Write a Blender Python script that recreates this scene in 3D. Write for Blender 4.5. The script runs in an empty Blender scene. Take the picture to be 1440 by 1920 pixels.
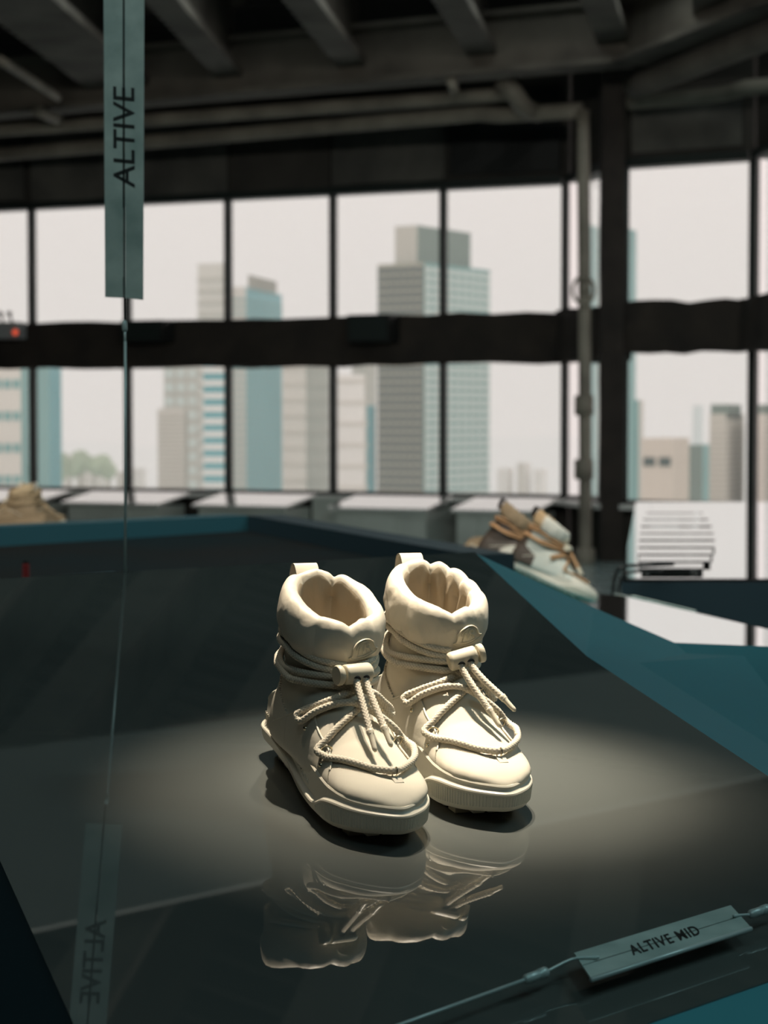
import bpy, bmesh, math, random
from math import sin, cos, pi, radians, sqrt, atan2, hypot, exp
from mathutils import Vector, Matrix
from mathutils.bvhtree import BVHTree
from mathutils import noise as mnoise

random.seed(7)
SC = bpy.context.scene
COL = SC.collection

# ------------------------------------------------------------------ camera
CAMZ = 1.50
F_PX = 4000.0                       # 75 mm on a 36 mm tall frame of 1920 px
PITCH = math.atan((960 - 785) / F_PX)
cam_d = bpy.data.cameras.new('camera')
cam_d.lens = 75.0
cam_d.sensor_width = 36.0
cam_d.sensor_fit = 'AUTO'
cam_d.clip_end = 6000
cam_d.clip_start = 0.05
cam_d.dof.use_dof = True
cam_d.dof.focus_distance = 1.64
cam_d.dof.aperture_fstop = 12.5
camera = bpy.data.objects.new('camera', cam_d)
COL.objects.link(camera)
camera.location = (0, 0, CAMZ)
camera.rotation_euler = (pi / 2 - PITCH, 0, 0)
SC.camera = camera

# ------------------------------------------------------------------ view
SC.view_settings.view_transform = 'Standard'
SC.view_settings.look = 'None'
SC.view_settings.exposure = 0.0
SC.view_settings.gamma = 1.0
SC.view_settings.use_curve_mapping = False
SC.cycles.max_bounces = 6
SC.cycles.diffuse_bounces = 3
SC.cycles.glossy_bounces = 4
SC.cycles.transmission_bounces = 4
SC.cycles.transparent_max_bounces = 12
SC.cycles.volume_bounces = 3
SC.cycles.caustics_reflective = False
SC.cycles.caustics_refractive = False
SC.cycles.sample_clamp_indirect = 3.0

# ------------------------------------------------------------------ sky: plain overcast
world = bpy.data.worlds.new('overcast_sky')
SC.world = world
world.use_nodes = True
wn = world.node_tree.nodes
wl = world.node_tree.links
wn['Background'].inputs['Color'].default_value = (0.83, 0.72, 0.69, 1)
wn['Background'].inputs['Strength'].default_value = 1.3


def ray(px, py):
    """direction of the photograph's pixel, scaled so that its forward part is 1"""
    a = (px - 720) / F_PX
    b = (960 - py) / F_PX
    s, c = sin(PITCH), cos(PITCH)
    v = Vector((a, c + s * b, -s + c * b))
    return v / v.y


def at(px, py, depth):
    return Vector((0, 0, CAMZ)) + ray(px, py) * depth


# plane of the display top that carries the two boots
PN = Vector((0.057843, -0.115557, 0.991615)).normalized()
PO = Vector((-0.033267, 1.659638, CAMZ - 0.295814))


def on(px, py, off=0.0):
    r = ray(px, py)
    o = Vector((0, 0, CAMZ))
    t = ((PO + PN * off) - o).dot(PN) / r.dot(PN)
    return o + r * t


# ------------------------------------------------------------------ lamps
def spot(name, loc, target, power, size_deg, color, radius=0.02, blend=0.6):
    d = bpy.data.lights.new(name, 'SPOT')
    d.energy = power
    d.color = color
    d.spot_size = radians(size_deg)
    d.spot_blend = blend
    d.shadow_soft_size = radius
    o = bpy.data.objects.new(name, d)
    COL.objects.link(o)
    o.location = loc
    o.rotation_euler = (Vector(target) - Vector(loc)).to_track_quat('-Z', 'Y').to_euler()
    return o


def area(name, loc, target, power, size, color):
    d = bpy.data.lights.new(name, 'AREA')
    d.energy = power
    d.color = color
    d.shape = 'RECTANGLE'
    d.size, d.size_y = size
    o = bpy.data.objects.new(name, d)
    COL.objects.link(o)
    o.location = loc
    o.rotation_euler = (Vector(target) - Vector(loc)).to_track_quat('-Z', 'Y').to_euler()
    return o


BOOTS_C = Vector((0.03, 1.68, CAMZ - 0.26))
LAMP_A = Vector((0.15, 1.98, CAMZ + 1.45))
LAMP_B = Vector((0.01, 2.00, CAMZ + 1.45))
spot('track_spot', LAMP_A, (0.07, 1.72, CAMZ - 0.28), 200, 14.0, (1.0, 0.87, 0.70), 0.010, 1.0)
spot('track_spot', LAMP_B, (0.06, 1.68, CAMZ - 0.28), 275, 20.0, (1.0, 0.87, 0.70), 0.010, 1.0)
spot('track_spot', (-0.62, 2.05, CAMZ + 1.55), (0.02, 1.66, CAMZ - 0.25), 7, 16, (1.0, 0.88, 0.70), 0.02, 0.9)
area('added_front_fill', (0.6, -2.0, 5.2), (0.3, 2.5, 1.0), 22, (4.0, 2.0), (0.68, 0.95, 1.0))  # unseen soft fill added behind the camera for surfaces facing it
area('added_room_fill', (-1.0, 3.2, 4.75), (-1.0, 24.0, 4.2), 450, (7.0, 0.4), (1.0, 0.97, 0.88))  # added fill out of frame, brightening header, beams and ceiling
area('added_room_fill', (4.5, 3.0, 5.6), (2.5, 8.0, 0.6), 90, (2.5, 0.5), (0.60, 0.95, 1.0))  # added cool fill out of view, aimed low at the right
area('added_floor_fill', (1.0, 19.4, 5.9), (1.0, 19.8, 0.0), 90, (8.0, 0.6), (0.90, 1.0, 0.97))  # unseen area light added to brighten the far floor boards
spot('added_sign_fill', (-1.5, 0.5, 3.4), (-0.30, 2.5, 1.75), 36, 26, (0.80, 1.0, 0.94), 0.03, 0.6)  # lamp added out of frame to brighten the tall sign
spot('added_sign_fill', (0.9, 0.2, 3.2), (0.20, 1.25, 1.12), 10, 12, (0.48, 1.0, 1.0), 0.03, 0.8)  # lamp added out of frame to brighten the small front sign
spot('far_spot', (0.55, 4.9, 4.3), (0.34, 4.95, CAMZ - 0.4), 70, 15, (1.0, 0.82, 0.6), 0.03, 0.8)
spot('far_spot', (-1.6, 7.2, 4.4), (-1.30, 7.8, CAMZ - 0.4), 12, 26, (1.0, 0.82, 0.6), 0.03, 0.8)


# ------------------------------------------------------------------ materials
def nodes(m):
    m.use_nodes = True
    nt = m.node_tree
    return nt, nt.nodes, nt.links, nt.nodes['Principled BSDF']


def mat(name, color, rough=0.6, metal=0.0, spec=0.5, var=0.0, scale=20.0, bump=0.0, bscale=200.0, coat=0.0,
        color2=None, bdist=0.0005, detail=4.0, emit=None):
    m = bpy.data.materials.new(name)
    nt, N, L, P = nodes(m)
    P.inputs['Base Color'].default_value = (*color, 1)
    P.inputs['Roughness'].default_value = rough
    P.inputs['Metallic'].default_value = metal
    P.inputs['Specular IOR Level'].default_value = spec
    P.inputs['Coat Weight'].default_value = coat
    if emit:
        P.inputs['Emission Color'].default_value = (*emit[0], 1)
        P.inputs['Emission Strength'].default_value = emit[1]
    if var > 0 or color2 or bump > 0:
        tc = N.new('ShaderNodeTexCoord')
    if var > 0 or color2:
        nz = N.new('ShaderNodeTexNoise')
        nz.inputs['Scale'].default_value = scale
        nz.inputs['Detail'].default_value = detail
        L.new(tc.outputs['Object'], nz.inputs['Vector'])
        cr = N.new('ShaderNodeMix')
        cr.data_type = 'RGBA'
        c2 = color2 or tuple(max(0, c * (1 - var)) for c in color)
        c1 = color if color2 else tuple(min(1, c * (1 + var)) for c in color)
        cr.inputs['A'].default_value = (*c1, 1)
        cr.inputs['B'].default_value = (*c2, 1)
        mr = N.new('ShaderNodeMapRange')
        mr.inputs['From Min'].default_value = 0.3
        mr.inputs['From Max'].default_value = 0.7
        L.new(nz.outputs['Fac'], mr.inputs['Value'])
        L.new(mr.outputs['Result'], cr.inputs['Factor'])
        L.new(cr.outputs['Result'], P.inputs['Base Color'])
    if bump > 0:
        nb = N.new('ShaderNodeTexNoise')
        nb.inputs['Scale'].default_value = bscale
        nb.inputs['Detail'].default_value = 3
        L.new(tc.outputs['Object'], nb.inputs['Vector'])
        bp = N.new('ShaderNodeBump')
        bp.inputs['Strength'].default_value = bump
        bp.inputs['Distance'].default_value = bdist
        L.new(nb.outputs['Fac'], bp.inputs['Height'])
        L.new(bp.outputs['Normal'], P.inputs['Normal'])
    return m


def weave(m, scale, strength, dist):
    """adds a fine woven relief"""
    nt, N, L, P = nodes(m)
    tc = N.new('ShaderNodeTexCoord')
    w1 = N.new('ShaderNodeTexWave'); w1.bands_direction = 'X'
    w2 = N.new('ShaderNodeTexWave'); w2.bands_direction = 'Z'
    mx = N.new('ShaderNodeMath'); mx.operation = 'MAXIMUM'
    bp = N.new('ShaderNodeBump')
    for w in (w1, w2):
        w.inputs['Scale'].default_value = scale
        L.new(tc.outputs['Object'], w.inputs['Vector'])
    L.new(w1.outputs['Fac'], mx.inputs[0]); L.new(w2.outputs['Fac'], mx.inputs[1])
    bp.inputs['Strength'].default_value = strength
    bp.inputs['Distance'].default_value = dist
    L.new(mx.outputs[0], bp.inputs['Height'])
    L.new(bp.outputs['Normal'], P.inputs['Normal'])
    return m


M = {}
M['canvas'] = weave(mat('cream_canvas', (0.68, 0.625, 0.515), 0.75, var=0.05, scale=12, spec=0.25), 1500, 0.18, 0.0002)
M['nylon'] = mat('cream_padded_nylon', (0.68, 0.62, 0.51), 0.50, var=0.05, scale=9, bump=0.5, bscale=55, bdist=0.002, spec=0.4)
M['lining'] = mat('beige_lining', (0.52, 0.43, 0.31), 0.6, bump=0.5, bscale=60, bdist=0.002)
M['counter'] = mat('cream_leather', (0.62, 0.575, 0.475), 0.5, var=0.06, scale=15, bump=0.25, bscale=300)
M['rubber'] = mat('cream_rubber', (0.70, 0.655, 0.545), 0.42, var=0.03, scale=10, spec=0.4)
M['tread'] = mat('cream_tread', (0.45, 0.41, 0.33), 0.6)
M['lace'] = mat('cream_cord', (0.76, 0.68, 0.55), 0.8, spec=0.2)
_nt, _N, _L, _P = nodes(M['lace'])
_a = _N.new('ShaderNodeAttribute'); _a.attribute_name = 'braid_shade'
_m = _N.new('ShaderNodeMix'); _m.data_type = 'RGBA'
_m.inputs['A'].default_value = (0.50, 0.43, 0.33, 1); _m.inputs['B'].default_value = (0.84, 0.77, 0.64, 1)  # shade between the braid stitches is put into the cord colour
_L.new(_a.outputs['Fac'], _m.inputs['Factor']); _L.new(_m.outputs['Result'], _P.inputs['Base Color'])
M['plastic'] = mat('cream_plastic', (0.66, 0.60, 0.47), 0.35)
M['wire'] = mat('pale_gold_metal', (0.75, 0.66, 0.48), 0.25, metal=1.0)
M['stitch'] = mat('tan_thread', (0.30, 0.25, 0.17), 0.9)
M['print'] = mat('white_print', (0.80, 0.78, 0.70), 0.5)

# display surfaces: dark lacquer that mirrors at a low angle, plain teal sides
M['top'] = mat('grey_lacquered_display_top', (0.105, 0.112, 0.104), 0.015, var=0.04, scale=1.5, spec=0.5, bump=0.0)
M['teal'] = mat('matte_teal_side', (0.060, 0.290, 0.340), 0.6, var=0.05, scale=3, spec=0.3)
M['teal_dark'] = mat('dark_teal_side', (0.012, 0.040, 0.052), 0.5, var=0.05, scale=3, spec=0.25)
M['foil'] = mat('mirror_foil', (0.80, 0.86, 0.87), 0.03, metal=1.0)
M['gloss'] = mat('glossy_dark_display_top', (0.03, 0.055, 0.062), 0.04, spec=1.0, coat=1.0)
M['steel'] = mat('brushed_steel', (0.66, 0.76, 0.71), 0.5, metal=0.15, color2=(0.36, 0.47, 0.44), scale=22, bump=0.1, bscale=90, detail=6)
M['cable'] = mat('steel_cable', (0.60, 0.70, 0.68), 0.4, metal=0.3)
M['ink'] = mat('black_lettering', (0.008, 0.012, 0.012), 0.5)
M['black'] = mat('black_plastic', (0.010, 0.012, 0.012), 0.5)


# ------------------------------------------------------------------ objects and tags
def tag(o, label=None, cat=None, group=None, kind=None):
    if label: o['label'] = label
    if cat: o['category'] = cat
    if group: o['group'] = group
    if kind: o['kind'] = kind
    return o


def empty(name, loc=(0, 0, 0), rot=None):
    o = bpy.data.objects.new(name, None)
    o.empty_display_size = 0.05
    COL.objects.link(o)
    if isinstance(rot, Matrix):
        o.matrix_world = Matrix.Translation(loc) @ rot.to_4x4()
    else:
        o.location = loc
        if rot is not None: o.rotation_euler = rot
    return o


def mesh_obj(name, verts, faces, m, parent=None, smooth=False, mats=None):
    me = bpy.data.meshes.new(name)
    me.from_pydata([tuple(v) for v in verts], [], faces)
    me.update()
    if m: me.materials.append(m)
    if smooth:
        me.polygons.foreach_set('use_smooth', [True] * len(me.polygons))
    o = bpy.data.objects.new(name, me)
    COL.objects.link(o)
    if parent is not None: o.parent = parent
    return o


class MB:
    """collects shapes for ONE mesh"""
    def __init__(s):
        s.v, s.f = [], []

    def add(s, vs, fs):
        n = len(s.v)
        s.v += [tuple(v) for v in vs]
        s.f += [tuple(i + n for i in f) for f in fs]
        return s

    def box(s, lo, hi, mtx=None, bev=0.0):
        x0, y0, z0 = lo; x1, y1, z1 = hi
        if bev <= 0:
            vs = [Vector(p) for p in ((x0, y0, z0), (x1, y0, z0), (x1, y1, z0), (x0, y1, z0), (x0, y0, z1), (x1, y0, z1), (x1, y1, z1), (x0, y1, z1))]
            fs = [(0, 3, 2, 1), (4, 5, 6, 7), (0, 1, 5, 4), (1, 2, 6, 5), (2, 3, 7, 6), (3, 0, 4, 7)]
        else:
            b = bmesh.new()
            bmesh.ops.create_cube(b, size=1, matrix=Matrix.Translation(((x0 + x1) / 2, (y0 + y1) / 2, (z0 + z1) / 2)) @ Matrix.Diagonal((x1 - x0, y1 - y0, z1 - z0, 1)))
            bmesh.ops.bevel(b, geom=b.edges[:], offset=bev, segments=2, affect='EDGES', profile=0.6)
            b.verts.index_update()
            vs = [v.co.copy() for v in b.verts]
            fs = [tuple(v.index for v in f.verts) for f in b.faces]
            b.free()
        if mtx is not None: vs = [mtx @ v for v in vs]
        return s.add(vs, fs)

    def prism(s, poly, z0, z1):
        """poly: list of (x, y) anticlockwise"""
        n = len(poly)
        vs = [(x, y, z0) for x, y in poly] + [(x, y, z1) for x, y in poly]
        fs = [tuple(range(n))[::-1], tuple(range(n, 2 * n))] + [(i, (i + 1) % n, n + (i + 1) % n, n + i) for i in range(n)]
        return s.add(vs, fs)

    def tube(s, pts, r, seg=10, caps=True, rf=None):
        """round tube along pts; rf(i, k) may scale the radius"""
        pts = [Vector(p) for p in pts]
        n = len(pts)
        t0 = (pts[1] - pts[0]).normalized()
        up = Vector((0, 0, 1)) if abs(t0.z) < 0.9 else Vector((1, 0, 0))
        nx = t0.cross(up).normalized()
        vs = []
        for i, p in enumerate(pts):
            t = (pts[min(i + 1, n - 1)] - pts[max(i - 1, 0)]).normalized()
            nx = (nx - t * nx.dot(t))
            nx.normalize()
            ny = t.cross(nx)
            ri = r[i] if isinstance(r, (list, tuple)) else r
            for k in range(seg):
                a = 2 * pi * k / seg
                rr = ri * (rf(i, k) if rf else 1)
                vs.append(p + nx * (cos(a) * rr) + ny * (sin(a) * rr))
        fs = [(i * seg + k, i * seg + (k + 1) % seg, (i + 1) * seg + (k + 1) % seg, (i + 1) * seg + k) for i in range(n - 1) for k in range(seg)]
        if caps:
            fs += [tuple(range(seg))[::-1], tuple((n - 1) * seg + k for k in range(seg))]
        return s.add(vs, fs)

    def build(s, name, m, parent=None, smooth=False):
        return mesh_obj(name, s.v, s.f, m, parent, smooth)


def plate(name, poly, n, thick, m, parent=None):
    """flat polygon of 3-D points with real thickness below it"""
    poly = [Vector(p) for p in poly]
    k = len(poly)
    lo = [p - n * thick for p in poly]
    fs = [tuple(range(k)), tuple(range(k, 2 * k))[::-1]] + [(i, i + k, (i + 1) % k + k, (i + 1) % k) for i in range(k)]
    return mesh_obj(name, poly + lo, fs, m, parent)


def smooth_angle(o, deg=35):
    me = o.data
    me.polygons.foreach_set('use_smooth', [True] * len(me.polygons))
    try:
        me.set_sharp_from_angle(angle=radians(deg))
    except Exception:
        pass
    return o


def resample(pts, step):
    pts = [Vector(p) for p in pts]
    out = [pts[0].copy()]
    acc = 0.0
    for a, b in zip(pts, pts[1:]):
        d = (b - a).length
        if d < 1e-9: continue
        t = step - acc
        while t <= d:
            out.append(a + (b - a) * (t / d))
            t += step
        acc = d - (t - step)
    if (out[-1] - pts[-1]).length > step * 0.3: out.append(pts[-1].copy())
    return out


def spline(pts, n=12):
    """Catmull-Rom through the points"""
    P = [Vector(p) for p in pts]
    P = [P[0] * 2 - P[1]] + P + [P[-1] * 2 - P[-2]]
    out = []
    for i in range(1, len(P) - 2):
        a, b, c, d = P[i - 1:i + 3]
        for k in range(n):
            t = k / n
            out.append(0.5 * ((2 * b) + (c - a) * t + (2 * a - 5 * b + 4 * c - d) * t * t + (3 * b - a - 3 * c + d) * t ** 3))
    out.append(P[-2].copy())
    return out


def text_mesh(body, size, extrude, offset=0.0, spacing=1.0):
    cu = bpy.data.curves.new('lettering', 'FONT')
    cu.body = body
    cu.size = size
    cu.extrude = extrude
    cu.offset = offset
    cu.space_character = spacing
    cu.resolution_u = 3
    cu.align_x = 'CENTER'
    cu.align_y = 'CENTER'
    o = bpy.data.objects.new('lettering', cu)
    COL.objects.link(o)
    dg = bpy.context.evaluated_depsgraph_get()
    me = bpy.data.meshes.new_from_object(o.evaluated_get(dg))
    bpy.data.objects.remove(o)
    bpy.data.curves.remove(cu)
    return me


# ================================================================== the boots
MM = 0.001


def interp(x, xs, ys):
    if x <= xs[0]: return ys[0]
    for i in range(1, len(xs)):
        if x <= xs[i]:
            t = (x - xs[i - 1]) / (xs[i] - xs[i - 1])
            return ys[i - 1] + (ys[i] - ys[i - 1]) * t
    return ys[-1]


def sm_interp(x, xs, ys):
    h = 5.0
    return (interp(x - h, xs, ys) + 2 * interp(x, xs, ys) + interp(x + h, xs, ys)) / 4


SOLE_Y = [-142, -140, -134, -122, -100, -73, -28, 12, 50, 78, 94, 108, 120, 129, 134, 136]
SOLE_W = [0, 11, 20, 26.5, 29.5, 31, 34, 38, 39.5, 40, 37.5, 32, 24, 14.5, 7, 0]


def mid_x(y):
    """line of the sole's middle: the foot is slightly bent"""
    return sm_interp(y, [-145, -100, -50, -10, 30, 60, 90, 115, 136], [-4, -7, -3, 0.5, 5, 7.5, 9.5, 10.5, 10.5])


def outline(n=200):
    """sole outline in mm, anticlockwise seen from above, starting at the heel; even steps"""
    N = 240
    yy = [-3 - 139 * cos(pi * i / N) for i in range(N + 1)]
    side = [(sm_interp(y, SOLE_Y, SOLE_W) if 0 < i < N else 0.0, y) for i, y in enumerate(yy)]
    loop = [(w, y) for w, y in side] + [(-w, y) for w, y in side[-2:0:-1]]
    L = [Vector((a, b, 0)) for a, b in loop] + [Vector((*loop[0], 0))]
    tot = sum((b - a).length for a, b in zip(L, L[1:]))
    out = resample(L, tot / n)[:n]
    out = [(p.x + mid_x(p.y), p.y) for p in out]
    for _ in range(3):
        out = [((out[i - 1][0] + 2 * out[i][0] + out[(i + 1) % n][0]) / 4, (out[i - 1][1] + 2 * out[i][1] + out[(i + 1) % n][1]) / 4) for i in range(n)]
    return out


def normals2(pts):
    n = len(pts)
    res = []
    for i in range(n):
        ax, ay = pts[i - 1]
        bx, by = pts[(i + 1) % n]
        dx, dy = bx - ax, by - ay
        l = hypot(dx, dy) or 1
        res.append((dy / l, -dx / l))
    # outward
    s = sum(a[0] * b[0] + a[1] * b[1] for a, b in zip(pts, res))
    return res if s > 0 else [(-a, -b) for a, b in res]


def z_ridge(y):
    return sm_interp(y, [-148, -130, -88, -38, -10, 25, 52, 62, 76, 92, 118, 140], [29, 26.5, 25, 23, 19.5, 17, 15.5, 17.5, 24.5, 27, 26.5, 26.5])


def z_top(y):
    return sm_interp(y, [-145, -130, -114, -99, -88, -64, -44, -10, 30, 70, 110, 140], [42, 47, 57, 64, 60, 51, 47, 44, 40, 36, 33, 32.5])


def z_bot(y):
    return sm_interp(y, [-145, -120, -72, -30, 0, 40, 90, 115, 136], [17, 14, 13, 12, 9, 7.5, 8, 9.5, 12.5])


def make_sole(root, mirror):
    O = outline()
    NN = normals2(O)
    rings = []
    spec = [(-7, lambda y: z_bot(y) + 0.5), (-1.5, lambda y: z_bot(y) + 0.2), (0.0, lambda y: z_bot(y) + 2.0),
            (1.0, lambda y: (z_bot(y) + z_ridge(y)) / 2 - 1), (1.6, lambda y: z_ridge(y) - 1.8), (2.2, lambda y: z_ridge(y) - 0.6), (1.7, lambda y: z_ridge(y) + 0.5),
            (-0.6, lambda y: z_ridge(y) + 1.5), (-1.6, lambda y: z_ridge(y) + 2.6), (-1.9, lambda y: max(z_top(y) - 2.5, z_ridge(y) + 3.0)),
            (-1.6, lambda y: max(z_top(y) - 1.2, z_ridge(y) + 3.4)), (-2.6, lambda y: max(z_top(y), z_ridge(y) + 4.2)),
            (-4.6, lambda y: max(z_top(y) - 0.4, z_ridge(y) + 4.0)), (-7.5, lambda y: z_top(y) - 6), (-14, lambda y: z_top(y) - 12)]
    n = len(O)
    vs = []
    for off, zf in spec:
        for (x, y), (nx, ny) in zip(O, NN):
            z = zf(y)
            flare = 0.0
            if off > -6 and y < 0 and z > z_ridge(y) + 6: flare = -0.06 * (z - z_ridge(y) - 6) * min(1, -y / 60)
            vs.append((mirror * (x + nx * (off + flare)) * MM, (y + ny * (off + flare)) * MM, z * MM))
    fs = [(r * n + i, r * n + (i + 1) % n, (r + 1) * n + (i + 1) % n, (r + 1) * n + i) for r in range(len(spec) - 1) for i in range(n)]
    fs.append(tuple(range(n))[::-1])
    k = (len(spec) - 1) * n
    fs.append(tuple(range(k, k + n)))
    if mirror < 0: fs = [f[::-1] for f in fs]
    o = mesh_obj('sole', vs, fs, M['rubber'], root, True)
    smooth_angle(o, 40)
    # raised vertical ribs round the toe
    mb = MB()
    L = [Vector((*p, 0)) for p in O] + [Vector((*O[0], 0))]
    R = resample(L, 2.55)
    for i in range(1, len(R) - 1):
        p = R[i]
        if p.y < 62: continue
        t = (R[i + 1] - R[i - 1]).normalized()
        nrm = Vector((t.y, -t.x, 0))
        if nrm.dot(Vector((p.x - 6, p.y - 50, 0))) < 0: nrm = -nrm
        zt = z_ridge(p.y) - 2.6
        zb = z_bot(p.y) + 4.2
        if zt - zb < 2: continue
        q = []
        for z in (zb, zt):
            base = 0.6 + 1.2 * (z - z_bot(p.y)) / (z_ridge(p.y) - z_bot(p.y))
            for a, b in ((-0.75, -0.2), (-0.35, 0.75), (0.35, 0.75), (0.75, -0.2)):
                v = p + t * a + nrm * (base + b)
                q.append((mirror * v.x * MM, v.y * MM, z * MM))
        mb.add(q, [(0, 1, 5, 4), (1, 2, 6, 5), (2, 3, 7, 6), (0, 3, 2, 1), (4, 5, 6, 7)])
    rb = mb.build('sole_ribs', M['rubber'], o)
    rb['kind'] = 'stuff'
    # tread lugs
    mb = MB()
    for row in range(13):
        y = -122 + row * 19
        w = interp(y, [-122, -100, 20, 80, 106], [13, 20, 25, 29, 19])
        for j in (-1, 0, 1):
            cx = j * w * 0.66 + mid_x(y)
            zz = z_bot(y) + 1
            lift = 0 if -110 < y < 88 else (3.0 if y < 98 else 5.5)
            mb.box(((cx - w * 0.27) * MM, (y - 7) * MM, lift * MM), ((cx + w * 0.27) * MM, (y + 7) * MM, zz * MM + 0.002), bev=0.001)
    mb.build('tread', M['tread'], o)
    # low lettering pressed into the side of the sole, and the raised sign on the heel clip
    def side_text(body, y0, y1, zc, size, m, name, out):
        me = text_mesh(body, size, 0.0002, 0.0, 1.5)
        wdt = max(v.co.x for v in me.vertices) - min(v.co.x for v in me.vertices)
        for v in me.vertices:
            y = (y0 + y1) / 2 * MM + v.co.x * (y1 - y0) * MM / wdt
            z = zc(y / MM) * MM + v.co.y
            best = min(range(n), key=lambda i: abs(O[i][1] * MM - y) + (1 if O[i][0] < 0 else 0))
            xx = O[best][0] + NN[best][0] * out
            zz = z
            v.co = (xx * MM + v.co.z, y, zz)
        me.materials.append(m)
        t = bpy.data.objects.new(name, me)
        COL.objects.link(t)
        t.parent = o
        return t
    if mirror > 0:
        side_text('MONCLER', -28, 32, lambda y: (z_ridge(y) + z_top(y)) / 2 - 4.0, 0.0046, M['print'], 'sole_lettering', -1.55)
        mk = MB()
        for k in range(7):
            y = -122 + k * 4.6
            best = min(range(n), key=lambda i: abs(O[i][1] - y) + (1 if O[i][0] < 0 else 0))
            x = O[best][0] - 0.9
            zc = z_ridge(y) + 9
            for dz in ((-3, 3), (-0.8, 0.8))[:1 + k % 2]:
                mk.box(((x - 1.5) * MM, (y - 1.3) * MM, (zc + dz[0] * (1 if k % 3 else 0.5)) * MM), ((x + 0.1) * MM, (y - 0.4 + (k % 3) * 0.6) * MM, (zc + dz[1]) * MM), bev=0.0002)
        mk.build('heel_marks', M['rubber'], o)
    return o


def foot_section(y):
    """half width, base z, top z of the upper at station y (mm)"""
    w = interp(y, [-106, -98, -86, -60, -20, 12, 48, 70, 90, 105, 117, 126, 130], [4, 18, 27, 31, 33, 37, 36, 38, 37, 32, 24, 14, 5])
    h = interp(y, [-106, -95, -80, -50, -20, -5, 10, 25, 45, 65, 85, 95, 105, 117, 126, 130], [58, 76, 84, 88, 98, 96, 90, 79, 65, 54, 46, 43, 41.5, 39, 34.5, 31])
    return w, 24, h


def make_upper(root, mirror, seed):
    """foot and shaft grown together into one skin"""
    b = bmesh.new()
    def loft(rings):
        vr = [[b.verts.new(p) for p in r] for r in rings]
        k = len(vr[0])
        for a, c in zip(vr, vr[1:]):
            for i in range(k):
                b.faces.new((a[i], a[(i + 1) % k], c[(i + 1) % k], c[i]))
        b.faces.new(vr[0][::-1]); b.faces.new(vr[-1])
    rings = []
    K = 36
    ylist = [-106, -103, -98, -94] + list(range(-88, 112, 8)) + [116, 120, 124, 127, 129, 130.5]
    for y in ylist:
        w, z0, h = foot_section(y)
        r = []
        for k in range(K):
            a = 2 * pi * k / K
            ca, sa = cos(a), sin(a)
            ex = 0.82
            x = w * (abs(ca) ** ex) * (1 if ca > 0 else -1)
            zc = 34
            if sa >= 0:
                # peaked instep, rounder toe
                pw = interp(y, [-60, 10, 60, 110], [0.8, 1.15, 1.0, 0.78])
                z = zc + (h - zc) * sa ** pw
            else:
                z = zc - (zc - z0) * abs(sa) ** 0.8
            xs = interp(y, [-106, -50, 0, 30, 60, 90, 115, 131], [2, 3, 4, 5, 6, 8, 9, 9])
            r.append(Vector(((x + xs) * MM, y * MM, z * MM)))
        rings.append(r)
    loft(rings)
    rings = []
    for z in range(40, 146, 5):
        yf = interp(z, [40, 60, 80, 95, 105, 120, 150], [6, 9, 11, 9, 6, 3, -2])
        yb = interp(z, [40, 60, 80, 100, 125, 150], [-106, -103, -98, -94, -90, -88])
        w = interp(z, [40, 60, 80, 105, 125, 150], [30, 31, 31.5, 32, 31.5, 30])
        cy, ry = (yf + yb) / 2, (yf - yb) / 2
        r = []
        for k in range(K):
            a = 2 * pi * k / K
            r.append(Vector(((0.3 + w * cos(a)) * MM, (cy + ry * sin(a)) * MM, z * MM)))
        rings.append(r)
    loft(rings)
    bmesh.ops.recalc_face_normals(b, faces=b.faces)
    me = bpy.data.meshes.new('upper')
    b.to_mesh(me); b.free()
    o = bpy.data.objects.new('upper', me)
    COL.objects.link(o)
    md = o.modifiers.new('r', 'REMESH'); md.mode = 'VOXEL'; md.voxel_size = 0.0024
    ms = o.modifiers.new('s', 'SMOOTH'); ms.factor = 0.6; ms.iterations = 14
    dg = bpy.context.evaluated_depsgraph_get()
    me2 = bpy.data.meshes.new_from_object(o.evaluated_get(dg))
    bpy.data.objects.remove(o)
    # soft wrinkles of the padded shaft
    sd = Vector((seed * 3.1, seed * 1.7, 0))
    nv = [v.normal.copy() for v in me2.vertices]
    for v, nn in zip(me2.vertices, nv):
        z = v.co.z / MM
        y = v.co.y / MM
        wz = max(0.0, min(1.0, (z - 62) / 20)) * max(0.0, min(1.0, (45 - y) / 30))
        p = Vector((v.co.x * 22, v.co.y * 22, v.co.z * 60)) + sd
        d = (mnoise.noise(p) * 2.2 + abs(mnoise.noise(p * 1.9)) * -2.6) * wz
        v.co += nn * (d * MM)
        # quilted bulge under the lacing
        if y > 10 and z > 45:
            q = sin((y - 12) / 40 * pi)
            v.co += nn * (1.2 * MM * abs(q) * min(1, (z - 45) / 12))
        if mirror < 0: pass
    if mirror < 0:
        for v in me2.vertices: v.co.x = -v.co.x
        me2.flip_normals()
    me2.materials.append(M['canvas'])
    me2.polygons.foreach_set('use_smooth', [True] * len(me2.polygons))
    o = bpy.data.objects.new('upper', me2)
    COL.objects.link(o)
    o.parent = root
    bv = BVHTree.FromPolygons([v.co.copy() for v in me2.vertices], [tuple(p.vertices) for p in me2.polygons])
    b = bmesh.new(); b.from_mesh(me2)                       # the shaft is open under the collar
    bmesh.ops.delete(b, geom=[v for v in b.verts if v.co.z > 0.122], context='VERTS')
    b.to_mesh(me2); b.free()
    return o, bv


def top_z(bv, x, y):
    h = bv.ray_cast(Vector((x * MM, y * MM, 0.5)), Vector((0, 0, -1)))
    return h[0] if h[0] is not None else None


def side_hit(bv, y, z, sgn):
    h = bv.ray_cast(Vector((sgn * 0.3, y * MM, z * MM)), Vector((-sgn, 0, 0)))
    return h[0]


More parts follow.
